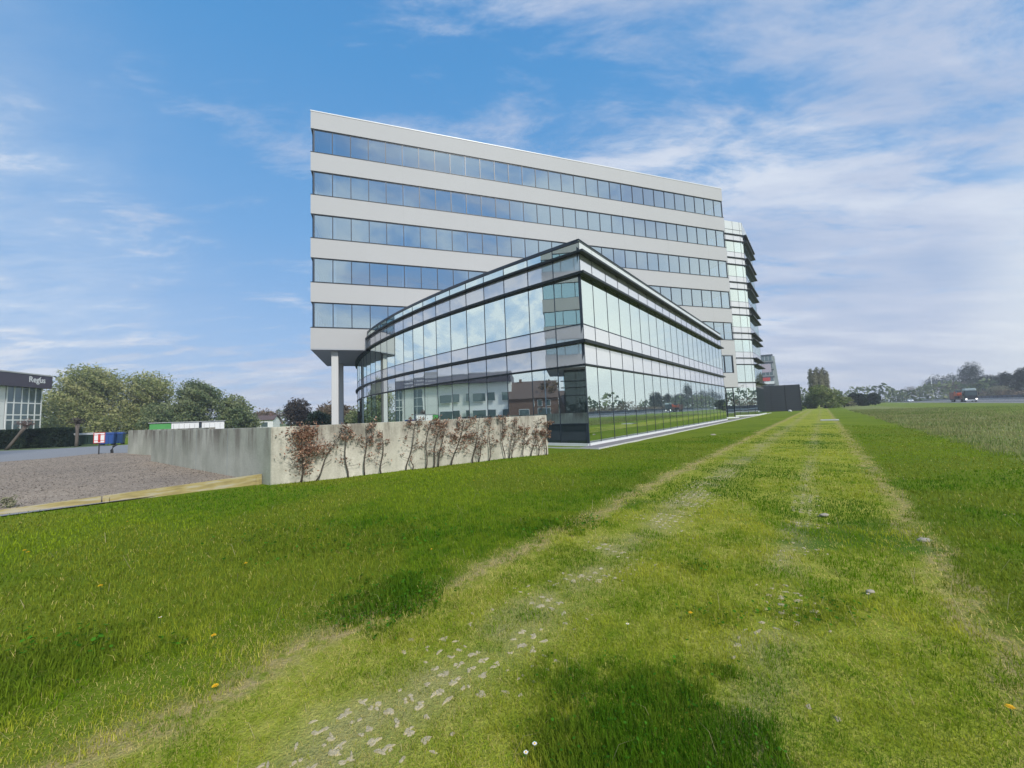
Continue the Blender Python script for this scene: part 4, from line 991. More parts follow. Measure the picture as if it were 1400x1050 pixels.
# low cabin behind the wall: green end, pale sides
a, b_ = Vector((*spot(205, 30.5), 0)), Vector((*spot(307, 33.5), 0)); L = (b_ - a).length; ang = atan2(b_.y - a.y, b_.x - a.x); T = frame_at(a, ang)
cb = thing('site_cabin', tuple(a), 'low pale flat roofed cabin with bright green end showing over the grey wall', 'cabin')
zt = spot(205, 30.5, 579.6)[2]; ze = spot(307, 33.5, 576.5)[2]
mb = MB(); mb.box(0, L * .27, 0, 2.2, 0, zt, T); mb.build('green_section', M_green, cb, bevel=.02)
mb = MB(); mb.box(L * .274, L * .64, 0, 2.2, 0, zt + .03, T, 0); mb.box(L * .68, L, 0, 2.2, 0, zt + .03, T, 0)
for k in range(5): mb.box(L * (.30 + .07 * k), L * (.30 + .07 * k) + .03, -.012, 0, .1, zt - .1, T, 1)
for k in range(4): mb.box(L * (.71 + .075 * k), L * (.71 + .075 * k) + .03, -.012, 0, .1, zt - .1, T, 1)
mb.build('pale_section', [M_white, M_joint], cb, bevel=.02)
mb = MB(); mb.box(L * .645, L * .675, -.02, 2.1, 0, zt + .02, T); mb.build('joint_post', M_frame, cb)
mb = MB(); mb.box(-.08, L + .08, -.08, 2.3, zt + .035, zt + .085, T); mb.build('roof', M_galv, cb)
# distant white house
def house(label, loc, ang, w, d, h, rh, wall, roof, wins, group=None, nm='house'):
    T = frame_at(loc, ang); t = thing(nm, loc, label, 'house', group); mb = MB(); mb.box(-w / 2, w / 2, -d / 2, d / 2, 0, h, T)
    for s in (-1, 1): mb.poly([T(s * w / 2, -d / 2, h), T(s * w / 2, d / 2, h), T(s * w / 2, 0, h + rh)])
    mb.build('wall', wall, t)
    mb = MB()
    for s in (-1, 1):
        P = [T(-w / 2 - .3, s * (d / 2 + .35), h - .15), T(w / 2 + .3, s * (d / 2 + .35), h - .15), T(w / 2 + .3, 0, h + rh + .12), T(-w / 2 - .3, 0, h + rh + .12)]
        mb.poly(P); mb.poly([(p[0], p[1], p[2] + .14) for p in P]); mb.poly([P[0], P[1], (P[1][0], P[1][1], P[1][2] + .14), (P[0][0], P[0][1], P[0][2] + .14)])
    rf = mb.build('roof', roof, t)
    mb = MB(); mb.box(w * .22, w * .22 + .7, -.4, .4, h + rh * .5, h + rh + .9, T); mb.build('chimney', M_brick, rf)
    for (x, z, ww, wh) in wins:
        mb = MB(); mb.box(x - ww / 2 - .08, x + ww / 2 + .08, -d / 2 - .04, -d / 2 + .01, z - .08, z + wh + .08, T, 0); mb.box(x - ww / 2, x + ww / 2, -d / 2 - .05, -d / 2 - .042, z, z + wh, T, 1)
        mb.build('window', [M_carw, M_pane], t)
    return t
house('small white house under brownish trees beyond the car park', (*spot(362, 110), 0), radians(12), 6, 5, 2.9, 1.0, M_carw, M_tile, [(-1.6, .9, 1.2, 1.3), (.9, .9, 1.6, 1.3)])
house('brick house with steep dark roof across the road, mirrored in the curved glass', (-76, 3, 0), radians(100), 15, 9, 5.4, 4.2, M_brick, M_tile, [(-5, 3.4, 1, 1.4), (-3, 3.4, 1, 1.4), (-1, 3.4, 1, 1.4), (3, .8, 2.4, 2), (-4, .8, 3, 2)])
house('lower brick house with dark roof beside the tall brick house, mirrored in the curved glass', (-72, -13, 0), radians(96), 12, 8, 3.4, 3.4, M_brick, M_tile, [(-3, .9, 1.4, 1.4), (0, .9, 1.4, 1.4), (3, .9, 1.4, 1.4)])
# street lamp mirrored in the flank
def lamp(label, loc, h, arm, ang):
    t = thing('street_lamp', loc, label, 'street lamp'); T = frame_at(loc, ang); mb = MB()
    k_ = 1 if arm else 2.2; mb.tube([T(0, 0, -.1), T(0, 0, .8), T(0, 0, .81), T(0, 0, h)], [.11 * k_, .11 * k_, .08 * k_, .055 * k_], 8)
    if arm: mb.tube([T(0, 0, h), T(arm * .5, 0, h + .3), T(arm, 0, h + .35)], [.05, .045, .04], 6)
    mb.build('pole', M_white, t, smooth=True)
    mb = MB(); mb.ball(T(arm + .3, 0, h + .36) if arm else T(0, 0, h + .05), .42, .16, .10, n=10); mb.build('lamp_head', M_galv, t, smooth=True); return t
lamp('tall street lamp with short arm, mirrored in the curved glass', (-40, 8, 0), 8.5, 1.4, radians(200))
lamp('grey road lamp standing left of the dark pines on the motorway', (*spot(1278, va(1278, 64)), 0), spot(1277, va(1278, 64), 514)[2], 0, 0)

# shop and office building with dark sign band
RC = Vector((*spot(57, 72), 0)); rd = Vector((sin(radians(168)), cos(radians(168)), 0)); rn = Vector((-rd.y, rd.x, 0))
if rn.dot(-RC) < 0: rn = -rn
def FB(s, n, z): p = RC + rd * s + rn * n; return (p.x, p.y, z)
ztop = spot(60, 72, 513.5)[2]; zb = spot(60, 72, 531.5)[2]; zf1 = spot(58, 72, 552)[2]; zf2 = spot(58, 72, 574)[2]
shop = thing('shop_building', tuple(RC), 'white and glass shop building under a dark purple sign band', 'shop building')
BL = 64
mb = MB(); mb.box(.5, BL, -16, -.4, 0, zb, FB); mb.build('wall', M_carw, shop)
mb = MB(); mb.box(-.5, BL, -16, 1.0, zb, ztop - .22, FB, 0); mb.box(-.6, BL, -16, 1.08, ztop - .22, ztop, FB, 1); fas = mb.build('sign_band', [M_sign, M_joint], shop)
G0, G1 = .15, 6.3
mb = MB()
for s in (G0, 1.3, 2.5, 3.7, 5.0, 6.2): mb.box(s - .09, s + .09, -.1, .03, 0, zb, FB)
for z in (zf1, zf2, .1, (zf1 + zf2) / 2 - .6): mb.box(G0, G1, -.1, .034, z - .10, z + .10, FB)
gz0 = mb.build('window', M_carw, shop)
mb = MB()
for k, (s0, s1) in enumerate(((.15, 1.3), (1.3, 2.5), (2.5, 3.7), (3.7, 5.0), (5.0, 6.2))):
    for z0, z1 in ((.2, zf2), (zf2, zf1), (zf1, zb)): jq(mb, FB(s0, -.02, 0), FB(s1, -.02, 0), z0 + .08, z1 - .08, rn)
mb.build('pane', M_pane, gz0, normals=False)
mb = MB(); x = 6.4
while x < 32:
    for z0, z1 in ((0, 2.4), (2.43, 4.8), (4.83, 7.2), (7.23, zb - .03)): mb.box(x, x + 2.55, -.4, -.06, z0, z1, FB)
    x += 2.6
mb.build('cladding', M_carw, shop)
for s0, s1, z0, z1 in [(15, 22, .2, 9.4)] + [(34 + 5 * k, 37.4 + 5 * k, z, z + 2.1) for k in range(6) for z in (1.0, 5.2)]:
    mb = MB(); mb.box(s0, s1, -.1, .02, z0, z1, FB, 0)
    nx = max(1, int((s1 - s0) / 1.7)); nz = max(1, int((z1 - z0) / 2.2))
    for i in range(nx):
        for j in range(nz):
            mb.box(s0 + (s1 - s0) * i / nx + .06, s0 + (s1 - s0) * (i + 1) / nx - .06, .022, .03, z0 + (z1 - z0) * j / nz + .06, z0 + (z1 - z0) * (j + 1) / nz - .06, FB, 1)
    mb.build('window', [M_carw, M_pane], shop)
mb = MB(); mb.hexa([FB(s, n, 0)[:2] for s, n in ((22, .1), (33, .1), (33, -12), (22, -12))], [FB(s, n, 0)[:2] for s, n in ((23.5, .1), (31.5, .1), (31.5, -12), (23.5, -12))], ztop, ztop + 1.6); mb.box(14, 15.2, -5, -4, ztop, ztop + 1.8, FB); mb.box(10, 12, -8, -6, ztop, ztop + 1.2, FB); mb.build('roof_plant', M_joint, shop)
def TB(x, y, z): return FB(5.3 - x, 1.02 + y, z)
zs = zb + (ztop - zb) * .38
text_mesh('lettering', 'Regus', 1.45, lambda x, y, z: FB(3.9 - x * .88, 1.02 + y, zs + z), M_carw, fas)
mb = MB(); mb.poly([FB(2.35, 1.04, ztop - .95), FB(2.05, 1.04, ztop - .72), FB(1.65, 1.04, ztop - .35), FB(1.90, 1.04, ztop - .85)]); mb.build('tick_mark', M_carw, fas, normals=False)
# two lines of letters too small to read
mb = MB(); rr = random.Random(4)
for z, s0, s1 in ((ztop - 1.12, 12.2, 30), (ztop - 2.05, 9.0, 30)):
    s = s0
    while s < s1:
        w = rr.uniform(.16, .30); hh = rr.choice((.30, .30, .42)); mb.box(s, s + w, 1.0, 1.03, z, z + hh, FB)
        if rr.random() < .5: mb.box(s + w * .3, s + w * .7, 1.031, 1.035, z + .1, z + .18, FB, 1)
        s += w + (.09 if rr.random() < .84 else .34)
mb.build('small_lettering', [M_carw, M_sign], fas)

# matching office block left of the viewer, seen mirrored in the curved flank
def twin(label, corner, az, L, D):
    dd = Vector((sin(az), cos(az), 0)); nn = Vector((cos(az), -sin(az), 0)); c = Vector(corner)
    if nn.dot(Vector((1.5, 20, 0)) - c) < 0: nn = -nn
    def FX(s, n, z): p = c + dd * s + nn * n; return (p.x, p.y, z)
    t = thing('office_block', corner, label, 'office building')
    for z0, z1 in BANDS: mb = MB(); ring(mb, FX, 0, L, 0, -D, z0, z1, .28); mb.build('facade_band', M_panel, t)
    k = int(L / 1.6)
    for z0, z1 in ROWS:
        mb = MB(); mb.box(.1, L - .1, -D + .1, -.1, z0, z1, FX, 0)
        for i in range(k + 1): mb.box(.1 + (L - .25) * i / k, .18 + (L - .25) * i / k, -.1, -.05, z0, z1, FX, 1)
        mb.box(.1, L, -.1, -.05, z1 - .08, z1, FX, 1); mb.box(.1, L, -.1, -.05, z0, z0 + .06, FX, 1)
        mb.build('ribbon_window', [M_glass2, M_frame], t)
    mb = MB(); mb.box(0, L, -D, 0, 7.4, 7.5, FX); mb.build('soffit', M_soffit, t)
    mb = MB(); mb.box(3.2, L, -D, -3.0, 0, 7.4, FX, 0)
    for i in range(12): mb.box(3.2 + 1.5 * i, 3.28 + 1.5 * i, -3, -2.95, 0, 7.4, FX, 1)
    for z in (1.0, 3.8, 4.9, 5.8): mb.box(2.7, L, -3, -2.7, z, z + .12, FX, 1)
    mb.build('ground_glazing', [M_dpan, M_frame], t)
    mb = MB(); mb.box(.2, L - .2, -D + .2, -.2, 27.0, 27.4, FX); mb.build('roof', M_joint, t); return t
M_glass2 = glass('twin_glass', (.03, .10, .16), (.6, .85, 1.0), .42, trans=False)
twin('white office block with ribbon windows left of the viewer, mirrored in the curved glass', (-28.5, 11.0, 0), radians(161), 14, 12)

# ------------------------------------------------------------------ things on the right
# black slatted enclosure
a = Vector((*spot(1036, 84), 0)); b_ = Vector((*spot(1095.5, 82), 0)); ang = atan2(b_.y - a.y, b_.x - a.x); L = (b_ - a).length; T = frame_at(a, ang)
en = thing('slatted_enclosure', tuple(a), 'tall black slatted enclosure beyond the end of the glass buildings', 'enclosure')
zt = spot(1095, 82, 525)[2]
mb = MB(); mb.box(0, L, 0, 6.2, 0, zt - .06, T); mb.build('core', M_black, en)
mb = MB(); k = int(zt / .42)
for i in range(k): mb.box(-.05, L + .05, -.12, -.02, .08 + i * .42, .08 + i * .42 + .33, T); mb.box(L + .02, L + .12, -.1, 6.2, .08 + i * .42, .08 + i * .42 + .33, T)
mb.build('slats', plain('black_slat', (.022, .030, .040), .5, .3), en)
mb = MB()
for s in (0, L * .33, L * .66, L - .1): mb.box(s, s + .12, -.18, -.121, 0, zt, T)
mb.build('post', M_black, en)
q = spot(1080, 76); mb = MB(); mb.ball((q[0], q[1], .14), .34, .28, .24, n=9, r=6, jit=.14); tag(mb.build('boulder', M_kerb, loc=(q[0], q[1], 0), smooth=True), 'pale boulder lying at the foot of the black enclosure', 'boulder')
# office slab far behind
a = Vector((*spot(1030, 200), 0)); b_ = Vector((*spot(1063, 196), 0)); ang = atan2(b_.y - a.y, b_.x - a.x); L = (b_ - a).length; T = frame_at(a, ang); H = spot(1050, 198, 485)[2]
fo = thing('office_slab', tuple(a), 'distant grey office slab with red and white banners behind the black enclosure', 'office building')
mb = MB(); mb.box(0, L, 0, 14, 0, H, T); mb.hexa([T(x, y, 0)[:2] for x, y in ((L + .02, .3), (L + 2.4, .3), (L + 2.4, 14), (L + .02, 14))], [T(x, y, 0)[:2] for x, y in ((L + .02, .3), (L + .8, .3), (L + .8, 14), (L + .02, 14))], 0, H - 1); mb.build('wall', plain('grey_cladding', (.26, .29, .29), .6), fo)
fl = (H - 1) / 7
for i in range(7):
    mb = MB(); z = .6 + i * fl; mb.box(.4, L - .4, -.12, -.02, z + .9, z + fl - .5, T, 0)
    for j in range(7): mb.box(.4 + (L - .8) * j / 6 - .1, .4 + (L - .8) * j / 6 + .1, -.2, -.121, z + .9, z + fl - .5, T, 1)
    mb.box(0, L, -.3, -.02, z + fl - .45, z + fl + .3, T, 2); mb.build('ribbon_window', [M_pane, M_galv, M_frame], fo)
zr = spot(1050, 198, 521)[2]; mb = MB(); mb.box(.5, L - 2, -.9, -.35, zr, zr + 1.7, T, 0); mb.box(2.6, 4.2, -.95, -.91, zr + .3, zr + 1.3, T, 1); mb.box(L * .55, L - .4, -.9, -.35, zr - 1.6, zr - .3, T, 1); mb.box(3, L - 1.2, -.5, -.32, zr + 4.4, zr + 8.6, T, 2); mb.build('banner', [M_red, M_carw, plain('pinkish_panel', (.42, .36, .44), .6)], fo)
# motorway guard rail
gr = thing('guard_rail', F1(40, 49.4, 0), 'long grey steel guard rail along the motorway', 'guard rail')
mb = MB(); mb.box(-60, 420, 49.3, 49.42, .45, .78, F1); mb.build('rail', M_galv, gr)
for i in range(90): pass
mb = MB()
for i in range(120): mb.box(-60 + 4 * i, -59.9 + 4 * i, 49.43, 49.53, 0, .7, F1)
mb.build('posts', M_galv, gr); 
nb = thing('noise_barrier', F1(40, 63.5, 0), 'low dark wall along the far side of the motorway', 'wall')
mb = MB(); mb.box(-40, 420, 63.3, 63.6, 0, 1.5, F1); mb.build('panels', plain('barrier_grey', (.085, .085, .10), .8, .2), nb)
mb = MB()
for i in range(92): mb.box(-40 + 5 * i, -39.8 + 5 * i, 63.18, 63.29, 0, 1.6, F1)
mb.build('post', M_dark, nb)
# lorry towards the viewer, low loader with an orange machine behind
def at_road(px, v): dpt = va(px, v); return spot(px, dpt)
AZL = A1 + pi                                              # heading along the motorway, towards the viewer
def veh(loc): f = Vector((sin(AZL), cos(AZL), 0)); s = Vector((f.y, -f.x, 0)); return lambda x, y, z: (loc[0] + f.x * x + s.x * y, loc[1] + f.y * x + s.y * y, z)
def wheel(T, x, y, r, w, par):
    mb = MB(); c = Vector(T(x, y, r)); d = (Vector(T(0, 1, 0)) - Vector(T(0, 0, 0))); mb.tube([c - d * w, c + d * w], [r, r], 14); o = mb.build('wheel', M_tyre, par)
    mb = MB(); mb.tube([c - d * (w + .02), c + d * (w + .02)], [r * .55, r * .55], 10); mb.build('rim', M_galv, o)
q = at_road(1330, 41.2); T = veh(q); lo = thing('lorry', (q[0], q[1], 0), 'dark fronted lorry with pale roof and lit headlights driving towards us', 'lorry')
mb = MB(); mb.box(-2.3, 0, -1.25, 1.25, .55, 3.05, T); mb.build('cab', plain('lorry_cab', (.030, .036, .042), .35), lo, bevel=.14)
mb = MB(); mb.box(-2.2, -.12, -1.15, 1.15, 3.06, 3.75, T); mb.build('roof_fairing', plain('pale_fairing', (.42, .50, .50), .35), lo, bevel=.2)
mb = MB(); mb.box(.005, .03, -1.12, 1.12, 1.75, 2.85, T); mb.build('windscreen', M_pane, lo)
mb = MB(); mb.box(-1.6, -.3, 1.255, 1.275, 1.8, 2.7, T); mb.box(-1.6, -.3, -1.275, -1.255, 1.8, 2.7, T); mb.build('side_window', M_pane, lo)
mb = MB(); mb.box(-.1, .09, -1.25, 1.25, .35, .62, T); mb.build('bumper', M_carw, lo, bevel=.05)
for s in (-1, 1):
    mb = MB(); mb.ball(T(.08, s * .95, .82), .2, .2, .17, n=8); mb.build('headlight', M_lamp, lo, smooth=True)
    mb = MB(); mb.box(-.1, .1, s * 1.42 - .1, s * 1.42 + .1, 1.9, 2.6, T); mb.build('mirror', M_dark, lo)
    wheel(T, -1.2, s * 1.0, .5, .16, lo); wheel(T, -4.6, s * 1.0, .5, .16, lo)
mb = MB(); mb.box(-16.5, -2.6, -1.2, 1.2, .75, 1.05, T); mb.box(-16.7, -16.4, -1.2, 1.2, .7, 3.0, T); mb.box(-5.0, -4.8, -1.2, 1.2, 1.05, 2.0, T); mb.build('loading_bed', plain('bed_paint', (.16, .09, .075), .6, .3), lo)
for x in (-12.5, -13.8, -15.1):
    for s in (-1, 1): wheel(T, x, s * 1.0, .48, .16, lo)
dg = thing('excavator', T(-9.5, 0, 1.05), 'orange excavator loaded on the trailer behind the lorry', 'excavator')
mb = MB(); mb.box(-11.8, -7.6, -1.1, -.55, 1.06, 1.75, T); mb.box(-11.8, -7.6, .55, 1.1, 1.06, 1.75, T); mb.build('track', M_tyre, dg, bevel=.2)
mb = MB(); mb.box(-11.9, -8.0, -1.15, 1.15, 1.8, 2.75, T); mb.box(-11.9, -10.6, -1.1, 1.1, 2.7, 3.1, T); mb.build('body', M_orange, dg, bevel=.15)
mb = MB(); mb.box(-9.8, -8.2, .1, 1.1, 2.76, 3.5, T); mb.build('cab', M_pane, dg, bevel=.08)
mb = MB(); mb.tube([T(-8.4, -.4, 2.4), T(-6.6, -.4, 3.5), T(-5.2, -.4, 2.2), T(-5.6, -.4, 1.4)], [.3, .28, .22, .2], 8); mb.build('arm', M_orange, dg)
def car(label, px, v, paint, facing=1):
    q = at_road(px, v); T0 = veh(q); T = (lambda x, y, z: T0(x * facing, y * facing, z)); t = thing('car', (q[0], q[1], 0), label, 'car', 'cars on the motorway')
    prof = [(2.1, .28), (2.15, .62), (1.95, .84), (1.05, .95), (.35, 1.42), (-1.0, 1.45), (-1.75, 1.05), (-2.1, .95), (-2.12, .35), (-1.9, .26)]
    mb = MB(); i = len(mb.v); n = len(prof)
    for yy, k in ((-.86, 1), (.86, 1)):
        mb.v += [T(x, yy * (1 if z < .96 else .80), z) for x, z in prof]
    mb.f += [tuple(range(n)), tuple(range(2 * n - 1, n - 1, -1))] + [(j, (j + 1) % n, n + (j + 1) % n, n + j) for j in range(n)]; mb.m = [0] * len(mb.f)
    mb.build('body', paint, t, bevel=.05)
    mb = MB(); mb.poly([T(1.0, -.70, .99), T(1.0, .70, .99), T(.42, .62, 1.385), T(.42, -.62, 1.385)]); mb.poly([T(1.0 + .02, y, z) if False else T(x, s, z) for x, s, z in ((.95, .785, 1.0), (-1.6, .785, 1.05), (-1.0, .715, 1.38), (.3, .715, 1.38))])
    mb.poly([T(x, -s, z) for x, s, z in ((.95, .785, 1.0), (-1.6, .785, 1.05), (-1.0, .715, 1.38), (.3, .715, 1.38))]); mb.build('windows', M_pane, t)
    for s in (-1, 1):
        mb = MB(); mb.ball(T(2.06, s * .62, .68), .12, .14, .09, n=8); mb.build('headlight', M_lamp, t, smooth=True)
        for x in (1.35, -1.35): wheel(T, x, s * .78, .32, .1, t)
car('white car with lit headlights, leftmost on the motorway', 1215, 39.5, M_carw)
car('white car with lit headlights below the grey panel', 1246, 41, M_carw)
car('silver car just right of the grey panel, partly behind the guard rail', 1256, 53, M_cars, -1)
q = F1(6, 53.5, 0)
def car_at(label, u_, v_, paint, facing):
    global at_road
    old = at_road; at_road = lambda px, v: F1(u_, v_, 0)[:2]; car(label, 0, 0, paint, facing); at_road = old
car_at('white car right of the picture, mirrored in the glass wing', 16, 42, M_carw, 1)
# grey back of a road sign panel
q = at_road(1239.5, 62.5); w = spot(1246.5, q[1])[0] - spot(1232.5, q[1])[0]; z1 = spot(1240, q[1], 536)[2]; T = frame_at((q[0], q[1], 0), radians(-8))
pn = thing('road_sign_panel', (q[0], q[1], 0), 'grey green back of a large square road sign beside the motorway', 'road sign')
mb = MB(); mb.box(-w / 2, w / 2, -.06, .06, max(.8, z1 * .22), z1, T); mb.build('panel', plain('sign_back', (.18, .22, .21), .6), pn)
mb = MB(); mb.box(-w * .3 - .07, -w * .3 + .07, .061, .2, 0, z1 - .2, T); mb.build('leg', M_galv, pn); mb = MB(); mb.box(w * .3 - .07, w * .3 + .07, .061, .2, 0, z1 - .2, T); mb.build('leg', M_galv, pn)
# flush concrete cover in the lawn
q = F1(27.0, 8.95, 0); T = frame_at((q[0], q[1], 0), radians(90) - A1); cv = thing('concrete_cover', (q[0], q[1], 0), 'flat pale concrete inspection cover lying in the lawn beside the lane', 'inspection cover')
mb = MB(); mb.box(-.7, .7, -.62, .62, -.05, .07, T); mb.build('slab', M_kerb, cv, bevel=.01)
mb = MB(); mb.box(-.45, .45, -.4, .4, .071, .085, T); mb.build('lid', M_galv, cv, bevel=.005)

# ------------------------------------------------------------------ small flowers in the lawn
M_yellow = plain('dandelion_yellow', (.86, .50, .01), .7, .1); M_petal = plain('daisy_white', (.85, .85, .83), .7, .03); M_stalk = plain('flower_stalk', (.10, .16, .04), .8)
def flower(name, label, px, py, r, petal, centre, h, group):
    d = fw + rt * ((px - 700) / FPX) - up * ((py - 525) / FPX); t = (h - CAMZ) / d.z; x, y = d.x * t, d.y * t; rr = random.Random(int(px * 7 + py))
    z0 = float(ground_z(np.array([x]), np.array([y]))[0]); th = thing(name, (x, y, z0), label, 'flower', group)
    mb = MB(); mb.tube([(x, y, z0 - .01), (x, y, h)], [.0022, .0018], 5); mb.build('stalk', M_stalk, th)
    mb = MB(); k = 22 if centre is None else 16
    for layer, (rs, zz) in enumerate(((1, 0), (.66, .004), (.35, .007)) if centre is None else ((1, 0),)):
        for i in range(k):
            a = 2 * pi * i / k + layer * .13; b0 = a + pi / k * .8; b1 = a - pi / k * .8; R_ = r * rs * rr.uniform(.88, 1.05); up_ = zz + .25 * r * rr.uniform(.5, 1)
            mb.poly([(x, y, h + zz), (x + cos(b1) * R_ * .8, y + sin(b1) * R_ * .8, h + up_), (x + cos(a) * R_, y + sin(a) * R_, h + up_), (x + cos(b0) * R_ * .8, y + sin(b0) * R_ * .8, h + up_)])
    mb.build('petals', petal, th, normals=False)
    if centre: mb = MB(); mb.ball((x, y, h + .003), r * .34, r * .34, r * .22, n=8); mb.build('centre', centre, th, smooth=True)
GD, GW = 'dandelions in the lawn', 'daisies in the lawn'
for lb, px, py, r in (('dandelion at the left edge of the lawn, one of two touching heads below the gravel', 33.5, 752.5, .019), ('dandelion touching another head at the left edge of the lawn, lower one', 38, 755, .018),
                      ('dandelion in the dark lawn between the edging and the dry patch', 137, 801, .020), ('dandelion in lush green lawn below the corner of the concrete wall', 336, 770, .017),
                      ('dandelion beside the yellowish dry patch left of the clover', 292, 869, .017), ('dandelion lower in the dry straw at the bottom left', 294, 938, .017),
                      ('dandelion on the lane left of the dark clover spot', 944, 838, .016), ('dandelion at the right edge near the bottom corner', 1381, 967, .018), ('small dandelion above the big clover patch', 590, 751, .012),
                      ('tiny yellow dandelion near the timber edging', 174, 713, .014), ('yellow dandelion in front of the sapling row, left of a pair', 637, 656, .016), ('yellow dandelion in front of the sapling row, right of a pair', 648, 657, .016)):
    flower('dandelion', lb, px, py, r * 1.15, M_yellow, None, .055, GD)
for lb, px, py in (('single daisy in dark green lawn near the left', 219, 844), ('daisy lower of a pair at the bottom centre', 719, 1029), ('daisy upper of a pair at the bottom centre', 731, 1017), ('daisy on a bare spot of the lane', 858, 853),
                   ('daisy in the lane right of the clover spot', 1187, 812), ('daisy at the right side of the lane, leftmost of three', 1216, 640), ('daisy at the right side of the lane, middle of three', 1228, 651), ('daisy at the right side of the lane, rightmost of three', 1236, 655),
                   ('daisy far right in the lawn, left one', 1374, 704), ('daisy far right in the lawn, right one', 1386, 703)):
    flower('daisy', lb, px, py, .0125, M_petal, M_yellow, .05, GW)
# thistle-like weed at the gravel edge
q = spot(19, 8.4); wd_ = thing('weed', (q[0], q[1], .06), 'pale green weed growing out of the gravel at the left edge', 'plant'); rng = np.random.default_rng(9)
mb = MB()
for k in range(9): a = rnd.uniform(0, 6.28); mb.tube([(q[0], q[1], .05), (q[0] + cos(a) * .05, q[1] + sin(a) * .05, .14), (q[0] + cos(a) * .12, q[1] + sin(a) * .12, rnd.uniform(.16, .30))], [.005, .004, .002], 4)
mb.build('stem', M_stalk, wd_)
p = rng.normal(size=(150, 3)) * np.array([.07, .07, .07]) + np.array([0, 0, .12]); fast_mesh('leaves', leaf_cards(p, .03, rng).reshape(-1, 3), np.arange(600).reshape(-1, 4), P_pale, rng.integers(0, 3, 150), parent=wd_)
# pale stones and scraps on the lawn
for lb, px, py, r in (('pale flat stone on the lane above the dark clover spot', 1127, 706, .05), ('whitish stone in the worn right hand border of the lane', 1264, 741, .06), ('pale stone on the lawn near the paving strip', 975, 595, .12), ('small pale stone on the worn lane right of the dandelion', 1190, 812, .03)):
    d = fw + rt * ((px - 700) / FPX) - up * ((py - 525) / FPX); t = -CAMZ / d.z; x, y = d.x * t, d.y * t
    mb = MB(); mb.ball((x, y, .02), r * 1.3, r * .8, r * .45, n=9, r=6, jit=.15); tag(mb.build('stone', M_stone, loc=(x, y, 0), smooth=True), lb, 'stone', 'stones in the lawn')

# ------------------------------------------------------------------ sky and light
SUN_AZ, SUN_EL = radians(146), radians(42)
W = bpy.data.worlds.new('World'); S.world = W; W.use_nodes = True; nt = W.node_tree; L = nt.links
bg = nt.nodes['Background']; out = nt.nodes['World Output']
sky = nt.nodes.new('ShaderNodeTexSky'); sky.sky_type = 'NISHITA'; sky.sun_disc = False; sky.sun_elevation = SUN_EL; sky.sun_rotation = SUN_AZ
sky.air_density = 1.0; sky.dust_density = .6; sky.ozone_density = 2.2
tc = nt.nodes.new('ShaderNodeTexCoord'); sp = nt.nodes.new('ShaderNodeSeparateXYZ'); L.new(tc.outputs['Generated'], sp.inputs[0])
zc = math_(nt, 'MAXIMUM', sp.outputs[2], 0.0); den = math_(nt, 'ADD', zc, .13)
cx = nt.nodes.new('ShaderNodeCombineXYZ'); L.new(math_(nt, 'DIVIDE', sp.outputs[0], den), cx.inputs[0]); L.new(math_(nt, 'DIVIDE', sp.outputs[1], den), cx.inputs[1])
def mapn(loc, rot, sc):
    n = nt.nodes.new('ShaderNodeMapping'); n.inputs['Location'].default_value = loc; n.inputs['Rotation'].default_value = (0, 0, rot); n.inputs['Scale'].default_value = sc; L.new(cx.outputs[0], n.inputs[0]); return n.outputs[0]
c1 = noise_(nt, mapn((1.3, 4.2, 0), radians(-22), (1.0, 2.3, 1)), 1.9, 10, .66, .25)
c2 = noise_(nt, mapn((5.3, 3.6, 3), radians(-14), (.45, .95, 1)), .9, 4, .5, .2)
hor = math_(nt, 'POWER', math_(nt, 'SUBTRACT', 1.0, zc), 6.0)
cov = math_(nt, 'ADD', math_(nt, 'ADD', math_(nt, 'MULTIPLY', c1, .80), math_(nt, 'MULTIPLY', c2, .40)), math_(nt, 'MULTIPLY', hor, .20))
# more cloud towards the east, as over the motorway
cov = math_(nt, 'ADD', cov, math_(nt, 'MULTIPLY', sp.outputs[0], .11))
mr = nt.nodes.new('ShaderNodeMapRange'); mr.interpolation_type = 'SMOOTHSTEP'; L.new(cov, mr.inputs[0]); mr.inputs[1].default_value = .535; mr.inputs[2].default_value = .765
cr = ramp(nt, [(.30, (3.1, 3.95, 5.6)), (.5, (4.4, 4.9, 6.1)), (.68, (6.2, 6.5, 7.1))])
c3 = noise_(nt, mapn((3.1, 9.2, 1), radians(-10), (.9, 2.2, 1)), 1.3, 6, .55, .2); L.new(c3, cr.inputs[0])
gr_ = ramp(nt, [(0.0, (3.5, 4.4, 6.3)), (.18, (2.5, 4.05, 6.5)), (.40, (1.45, 3.35, 6.2)), (.68, (.72, 2.65, 5.6)), (1.0, (.40, 1.9, 4.7))]); L.new(zc, gr_.inputs[0])
blue = mixc(nt, .85, sky.outputs[0], gr_.outputs[0])
